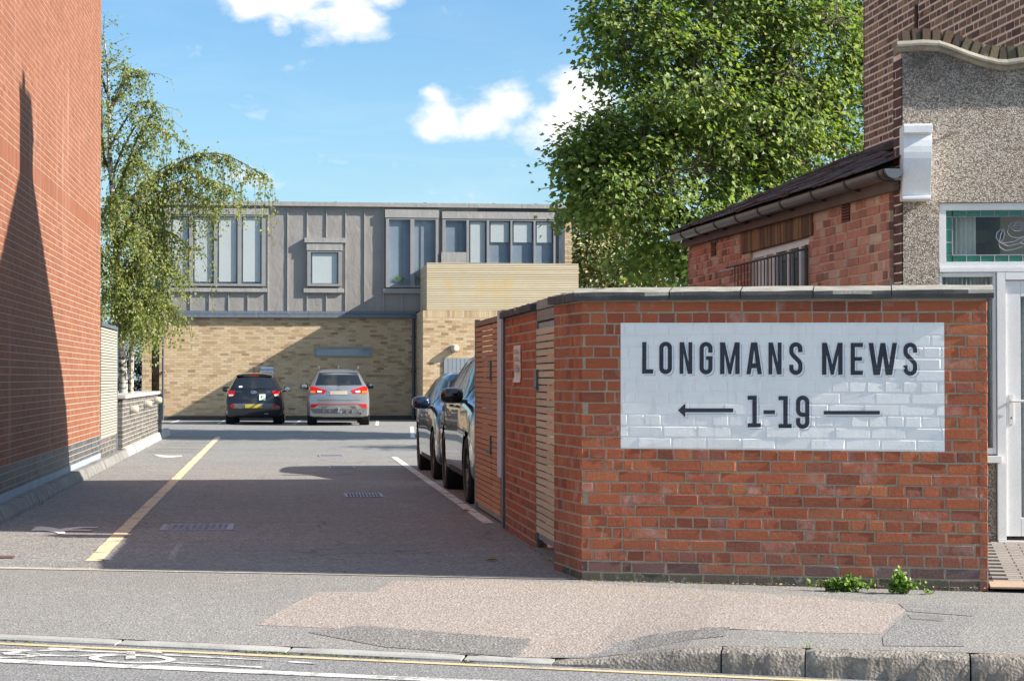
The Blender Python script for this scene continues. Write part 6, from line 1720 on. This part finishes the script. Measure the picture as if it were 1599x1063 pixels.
TY = 43.0
def lobe(px, py, rpx, dy=0.0, ry=None, Y=None):
    P = on_y(px, py, (Y or TY) + dy); k = ((Y or TY) + dy) / F_PX * 1.01
    return (P.x, P.y, P.z, rpx * k, (ry or rpx) * k, rpx * k * .9)
LB = [lobe(1130, 40, 150, .5), lobe(1010, 45, 92, -.3), lobe(960, 25, 55, 0), lobe(965, 95, 52, -.6), lobe(1080, 130, 110, -1.2), lobe(1010, 190, 80, -.8), lobe(955, 225, 72, -.6), lobe(915, 235, 50, -.9), lobe(895, 285, 50, -.5), lobe(870, 290, 34, -.2), lobe(985, 290, 85, -1.4), lobe(1085, 270, 120, -1.5),
      lobe(1190, 190, 130, -.6), lobe(1260, 90, 120, .2), lobe(1270, 240, 110, .3), lobe(1190, 330, 110, -.6), lobe(1075, 370, 90, -.8), lobe(1005, 365, 50, -.4), lobe(935, 318, 32, -.4), lobe(1045, 425, 46, .2), lobe(1290, 330, 90, .8), lobe(1340, 160, 110, 1.2), lobe(1400, 60, 120, 1.5), lobe(1200, -60, 160, .8), lobe(1060, -60, 110, .4), lobe(880, 268, 50, -.5), lobe(912, 302, 56, -.4), lobe(948, 285, 62, -.9), lobe(900, 338, 30, -.4), lobe(958, 338, 48, -.3), lobe(1000, 325, 62, -1.0), lobe(930, 245, 58, -.8), lobe(1000, 398, 48, -.2), lobe(1120, 200, 140, 2.2), lobe(1240, 20, 130, 2.4)]
bs = on_y(1190, 590, TY + .6)
broad_tree('sycamore_tree', 'large leafy sycamore tree towering over the brick outbuilding', 'tree', (bs.x, bs.y, 0), LB, [(-.5, .1, 3.9), (.55, .3, 4.6), (.1, -.3, 5.6)], 6200, 17, .116, M_syc, r=.30, spread=.24)

# birch behind the left wall, with hanging shoots
def birch():
    B = Vector((on_y(191, 600, 38.6).x, 38.6, 0)); t = thing('birch_tree', 'weeping silver birch leaning out over the mews behind the dark low wall', 'tree', B)
    def bb(tn, bs_):
        P = tn.pos(); n = tn.noise(tn.vmath('MULTIPLY', P, (6, 6, 16)), 1.2, 4, .6)
        tn.put(bs_.inputs['Base Color'], tn.ramp(n, [(.4, (.03, .026, .022)), (.5, (.34, .31, .27)), (.7, (.55, .52, .47))]))
    M_bb = material('birch_bark', bb, rough=.8)
    tk = MB(); tp = [B + Vector(q) for q in ((0, 0, 0), (.02, .02, 1.2), (-.05, 0, 2.6), (-.16, .05, 4.2), (-.25, 0, 5.6), (-.3, .05, 7.2), (-.38, 0, 8.0))]
    tk.tube(tp, [.095, .085, .075, .06, .045, .02, .008], 10)
    tk.tube([B + Vector(q) for q in ((.14, .05, 0), (.16, .06, 1.3), (.18, .05, 2.5), (.5, 0, 4.2), (.7, .1, 5.3))], [.055, .05, .045, .03, .012], 8)
    P, D, N, S = [], [], [], []; ar = MB(); tw = MB()
    def at(z): 
        for p, q in zip(tp[:-1], tp[1:]):
            if p.z <= z <= q.z: return p.lerp(q, (z - p.z) / (q.z - p.z))
        return tp[-1]
    # limbs: start height, direction, reach, rise, droop
    arcs = [(4.5, -3, 2.95, 1.25, 1.0), (4.4, -6, 2.65, 1.35, .95), (4.1, -20, 2.5, 1.15, .95), (3.9, 8, 1.9, 1.2, .9), (3.3, -14, 1.45, .9, .8), (4.3, 14, 1.75, 1.25, .7), (4.8, -4, 1.35, 1.3, .45), (5.1, 20, 1.0, 1.35, .3), (5.7, 4, 1.0, 1.0, .4), (6.3, -14, .7, .95, .25), (2.9, 5, 1.15, .8, .7), (2.8, -35, 1.2, .9, .7), (3.1, 40, 1.3, 1.0, .8),
            (2.6, 18, .85, .55, .5), (2.5, -12, .85, .5, .5), (3.4, 70, 1.5, 1.3, .7), (4.2, -60, 1.5, 1.3, .6), (4.4, 110, 1.5, 1.3, .6), (3.2, 150, 1.7, 1.3, .7), (4.0, 190, 1.6, 1.3, .6), (3.0, 230, 1.7, 1.1, .7), (5.2, 160, 1.2, 1.3, .4), (5.4, 250, 1.2, 1.3, .4), (3.6, -85, 1.5, 1.2, .7), (6.4, 60, .8, 1.0, .3), (6.8, 200, .7, .9, .2), (4.9, -30, 1.3, 1.3, .5), (2.3, 3, 1.1, .6, .7), (2.2, 50, 1.0, .6, .7), (2.25, -55, 1.0, .55, .7), (3.0, -80, .9, .6, .9), (2.6, -100, .8, .5, .8), (3.5, -70, 1.1, .8, 1.0), (2.4, -78, .7, .45, .8)]
    for (z0, az_, reach, rise, droop) in arcs:
        a_ = R(az_); dv = Vector((math.cos(a_), math.sin(a_), 0)); p0 = at(z0); pts_ = []
        for i in range(13):
            s_ = i / 12; z = rise * math.sin(min(1, s_ * 1.25) * PI / 2) - droop * max(0, s_ - .55) ** 1.6 * 2.2
            side = Vector((-dv.y, dv.x, 0)) * .12 * math.sin(s_ * 4 + az_)
            pts_.append(p0 + dv * reach * s_ + side + Vector((0, 0, z)))
        ar.tube(pts_, [lerp(.028, .006, i / 12) for i in range(13)], 5, cap=False)
        for i in range(3, 13):
            for _ in range(9): P.append(tuple(pts_[i] + Vector(npr.normal(size=3)) * .07)); D.append((npr.normal() * .7, npr.normal() * .7, -.7)); N.append(npr.normal(size=3) * .7 + np.array([.75, -.4, .6])); S.append(npr.uniform(.042, .072))
        nt_ = int((20 + reach * 13) * (.80 if z0 > 4.3 else 1))
        for k in range(nt_):
            s_ = npr.uniform(.12, 1.0); i = min(int(s_ * 12), 11); st_ = pts_[i].lerp(pts_[i + 1], s_ * 12 - i)
            L_ = npr.uniform(.3, 1.25) * (1.0 if reach > 1.2 else .7) * (.72 if z0 > 4.6 else 1); sw = Vector((npr.normal(), npr.normal(), 0)) * .22 + dv * .12
            q = [st_, st_ + sw * .5 + Vector((0, 0, .02 - .10 * L_)), st_ + sw * .9 + Vector((0, 0, -.45 * L_)), st_ + sw + Vector((0, 0, -L_))]
            tw.tube(q, [.005, .004, .003, .002], 3, cap=False)
            nl = int(L_ * (20 if z0 > 4.3 else 27)) + 5
            for m_ in range(nl):
                u = (m_ + npr.uniform(0, 1)) / nl * 3; j = min(int(u), 2); p = q[j].lerp(q[j + 1], u - j)
                P.append(tuple(p + Vector(npr.normal(size=3)) * .035)); D.append((npr.normal() * .7, npr.normal() * .7, -.75 + npr.normal() * .35)); N.append(npr.normal(size=3) * .7 + np.array([.75, -.4, .6])); S.append(npr.uniform(.046, .078))
    # shoots rising at the top
    for k in range(60):
        p = at(npr.uniform(5.6, 8.0)); a_ = npr.uniform(0, 2 * PI); L_ = npr.uniform(.35, .8); q = p + Vector((math.cos(a_), math.sin(a_), npr.uniform(.2, .9))) * L_ * .7; tw.tube([p, q], [.006, .002], 3, cap=False)
        for m_ in range(16): P.append(tuple(p.lerp(q, npr.uniform(.2, 1)) + Vector(npr.normal(size=3)) * .06)); D.append((npr.normal(), npr.normal(), -.4)); N.append(npr.normal(size=3) + np.array([0, 0, .6])); S.append(npr.uniform(.04, .07))
    o = tk.build('trunk', M_bb, t, smooth=True); ar.build('limbs', M_bark, o); tw.build('twigs', M_bark, o, kind='stuff')
    link('crown', leaves_mesh('crown', P, D, N, S, BIRCH, M_birchleaf), t)
birch()

# olive evergreen behind the flats, hedge at the far left, trees that shade the far end of the mews from the right
CY_ = 72.0
def lb2(px, py, r_, dy=0): return lobe(px, py, r_, dy, None, CY_)
bs = on_y(950, 590, CY_)
broad_tree('evergreen_tree', 'pale olive evergreen tree behind the right end of the flats', 'tree', (bs.x, bs.y, 0), [lb2(920, 360, 44), lb2(945, 400, 60), lb2(985, 420, 60), lb2(915, 440, 50), lb2(1030, 430, 50), lb2(960, 350, 46), lb2(905, 330, 28)], [(0, 0, 4), (.3, 0, 5)], 900, 22, .20, M_conif, BLADE, .2, spread=.30)
hb_ = on_y(205, 590, 66)
broad_tree('laurel_bush', 'dark green laurel bush seen past the birch trunk at the left end of the flats', 'bush', (hb_.x - .6, 66, 0), [(hb_.x - .6, 66, 1.5, 1.3, 1.0, 1.6), (hb_.x + .35, 66.2, 1.2, .8, .8, 1.3), (hb_.x - 2.0, 66.4, 2.2, 1.4, 1.0, 2.1), (hb_.x - 3.8, 66.6, 2.2, 1.5, 1.0, 2.1)], [(0, 0, .9)], 950, 20, .13, M_hedge, BLADE, .08, spread=.22)
broad_tree('garden_tree', 'bushy garden tree beyond the parking bays hidden behind the sign wall', 'tree', (8.4, 36.4, 0), [(8.4, 36.4, 3.1, 1.1, .9, .8), (7.4, 36.0, 2.6, .8, .7, .6), (9.3, 36.8, 3.4, .9, .8, .8)], [(0, 0, 2.2), (.4, .2, 2.6)], 110, 14, .15, M_syc, MAPLE, .14, spread=.28)

# weeds
def weed(px, py, pw, ph, n, label, name='weed', size=.03, cat='weed'):
    a_, b_ = w2ab(on_z(px, py)); b_ = max(b_, .02) if cat == 'weed' and ph > 20 else b_; k = 13.0 / F_PX
    base = ab2w(a_, b_ + .02, pave_z(a_, b_)); t = thing(name, label, cat, base); st_ = MB(); P, D, N, S = [], [], [], []
    for i in range(n):
        d = Vector((npr.normal() * pw * .30 * k, -abs(npr.normal()) * .035, abs(npr.uniform(.25, 1)) * ph * k)); tip = base + SA * d.x + SB * abs(d.y) + Vector((0, 0, d.z * (1 - .25 * abs(d.x) / (pw * .5 * k))))
        st_.tube([base + SA * d.x * .2, base.lerp(tip, .6) + Vector((0, 0, .008)), tip], [.0022, .0018, .001], 4, cap=False)
        for m_ in range(7):
            p = base.lerp(tip, npr.uniform(.35, 1.05)); P.append(tuple(p + Vector(npr.normal(size=3)) * .008)); D.append(npr.normal(size=3) + np.array([.2, -.5, .2])); N.append(np.array([.3, -.5, 1]) + npr.normal(size=3) * .4); S.append(size * npr.uniform(.6, 1.2))
    o = st_.build('stem', m_rough('weed_stem', (.16, .22, .06), (.2, .12, .06), 30, .7, 0) if 'weed_stem' not in bpy.data.materials else bpy.data.materials['weed_stem'], t)
    link('leaves', leaves_mesh('leaves', P, D, N, S, [(0, 0), (.3, .2), (.34, .55), (.12, .9), (0, 1), (-.12, .9), (-.34, .55), (-.3, .2)], M_weed), t); return t
M_weed = m_leaf('weed_leaf', [(0, (.07, .17, .02)), (.5, (.15, .28, .04)), (.85, (.26, .38, .08)), (1, (.36, .44, .14))], .35, .45)
weed(1318, 918, 78, 26, 46, 'low spreading green weed at the foot of the sign wall', size=.034)
weed(1409, 921, 48, 40, 40, 'upright bushy green weed at the foot of the sign wall, nearer its right end', size=.032)
weed(1452, 921, 16, 10, 7, 'tiny sprig growing under the right end of the sign wall', size=.016)
def kerb_weed(px, py, label, n=9, s_=.05, z=-.13):
    p = on_z(px, py, z); t = thing('weed', label, 'weed', p); P = [tuple(p + SA * npr.normal() * .015) for _ in range(n)]
    D = [(npr.normal() * .6, npr.normal() * .4, 1.0) for _ in range(n)]; N = [npr.normal(size=3) + np.array([0, -1, .2]) for _ in range(n)]
    link('leaves', leaves_mesh('leaves', P, D, N, [s_ * npr.uniform(.6, 1.2) for _ in range(n)], [(0, 0), (.09, .4), (0, 1), (-.09, .4)], M_weed), t)
kerb_weed(1270, 1056, 'small tuft of weed in the gutter below the second granite kerb joint', 10, .06)
kerb_weed(1121, 1046, 'small weed at the first granite kerb joint', 7, .035)
kerb_weed(1527, 1058, 'small weed at the rightmost granite kerb joint', 8, .05)
kerb_weed(1264, 1012, 'tiny sprig on top of the granite kerb joint', 7, .03, 0.0)
# moss and debris along edges
def debris(name, label, pts_, mat, s0, s1, kind='stuff'):
    m = MB()
    for p in pts_:
        s_ = npr.uniform(s0, s1); T = Matrix.Translation(p) @ Matrix.Rotation(npr.uniform(0, 6.3), 4, 'Z') @ Matrix.Rotation(npr.uniform(-.5, .5), 4, 'X')
        m.add([T @ Vector(q) for q in ((-s_, -s_ * .5, 0), (s_, -s_ * .4, .001), (s_ * .8, s_ * .6, s_ * .35), (-s_ * .7, s_ * .5, s_ * .3))], [(0, 1, 2, 3)])
    o = m.build(name, mat, None); o['kind'] = kind
    if label: o['label'] = label; o['category'] = name.replace('_', ' ')
M_litter = m_brick('leaf_litter', [(0, (.20, .11, .05)), (.5, (.34, .21, .10)), (1, (.42, .33, .2))], .2)
debris('leaf_litter', 'dry brown litter caught along the foot of the sign wall', [ab2w(npr.uniform(.0, 2.6), abs(npr.normal()) * .018 + .004, .004 - .006 * 1 + pave_z(1, 0) * 0) for _ in range(420)] + [Vector((-2.49 + abs(npr.normal()) * .02, npr.uniform(17, 40), .006)) for _ in range(300)] + [ab2w(npr.uniform(-3.8, 0), -.10 + npr.normal() * .008, .012) for _ in range(160)] + [Vector((1.99 - abs(npr.normal()) * .02, npr.uniform(13.9, 17.5), .007)) for _ in range(120)], M_litter, .003, .011)
def moss_line(): return [ab2w(q, BK + .012 + abs(npr.normal()) * .006, road_z(q) + .004) for q in np.concatenate([npr.uniform(-1.35, -.45, 240), npr.uniform(-2.7, -2.4, 30), npr.normal(-.09, .03, 24)])]
debris('moss', 'bright green moss along the foot of the dropped kerb', moss_line(), m_brick('kerb_moss', [(0, (.07, .11, .02)), (.6, (.15, .19, .03)), (1, (.22, .15, .05))], .3), .004, .012)
debris('fallen_leaf', None, [], M_litter, .01, .02) if False else None
for (px_, py_, lab) in ((727, 799, 'dry yellow leaf lying by the corner of the bin store gate'), (768, 876, 'dry reddish leaf on the tarmac before the slatted gate')):
    p = on_z(px_, py_); t = MB(); t.add([p + Vector(q) for q in ((-.06, -.02, .01), (.0, -.035, .022), (.06, .0, .012), (.0, .035, .03))], [(0, 1, 2, 3)]); o = t.build('fallen_leaf', M_litter, None); tag(o, lab, 'leaf')
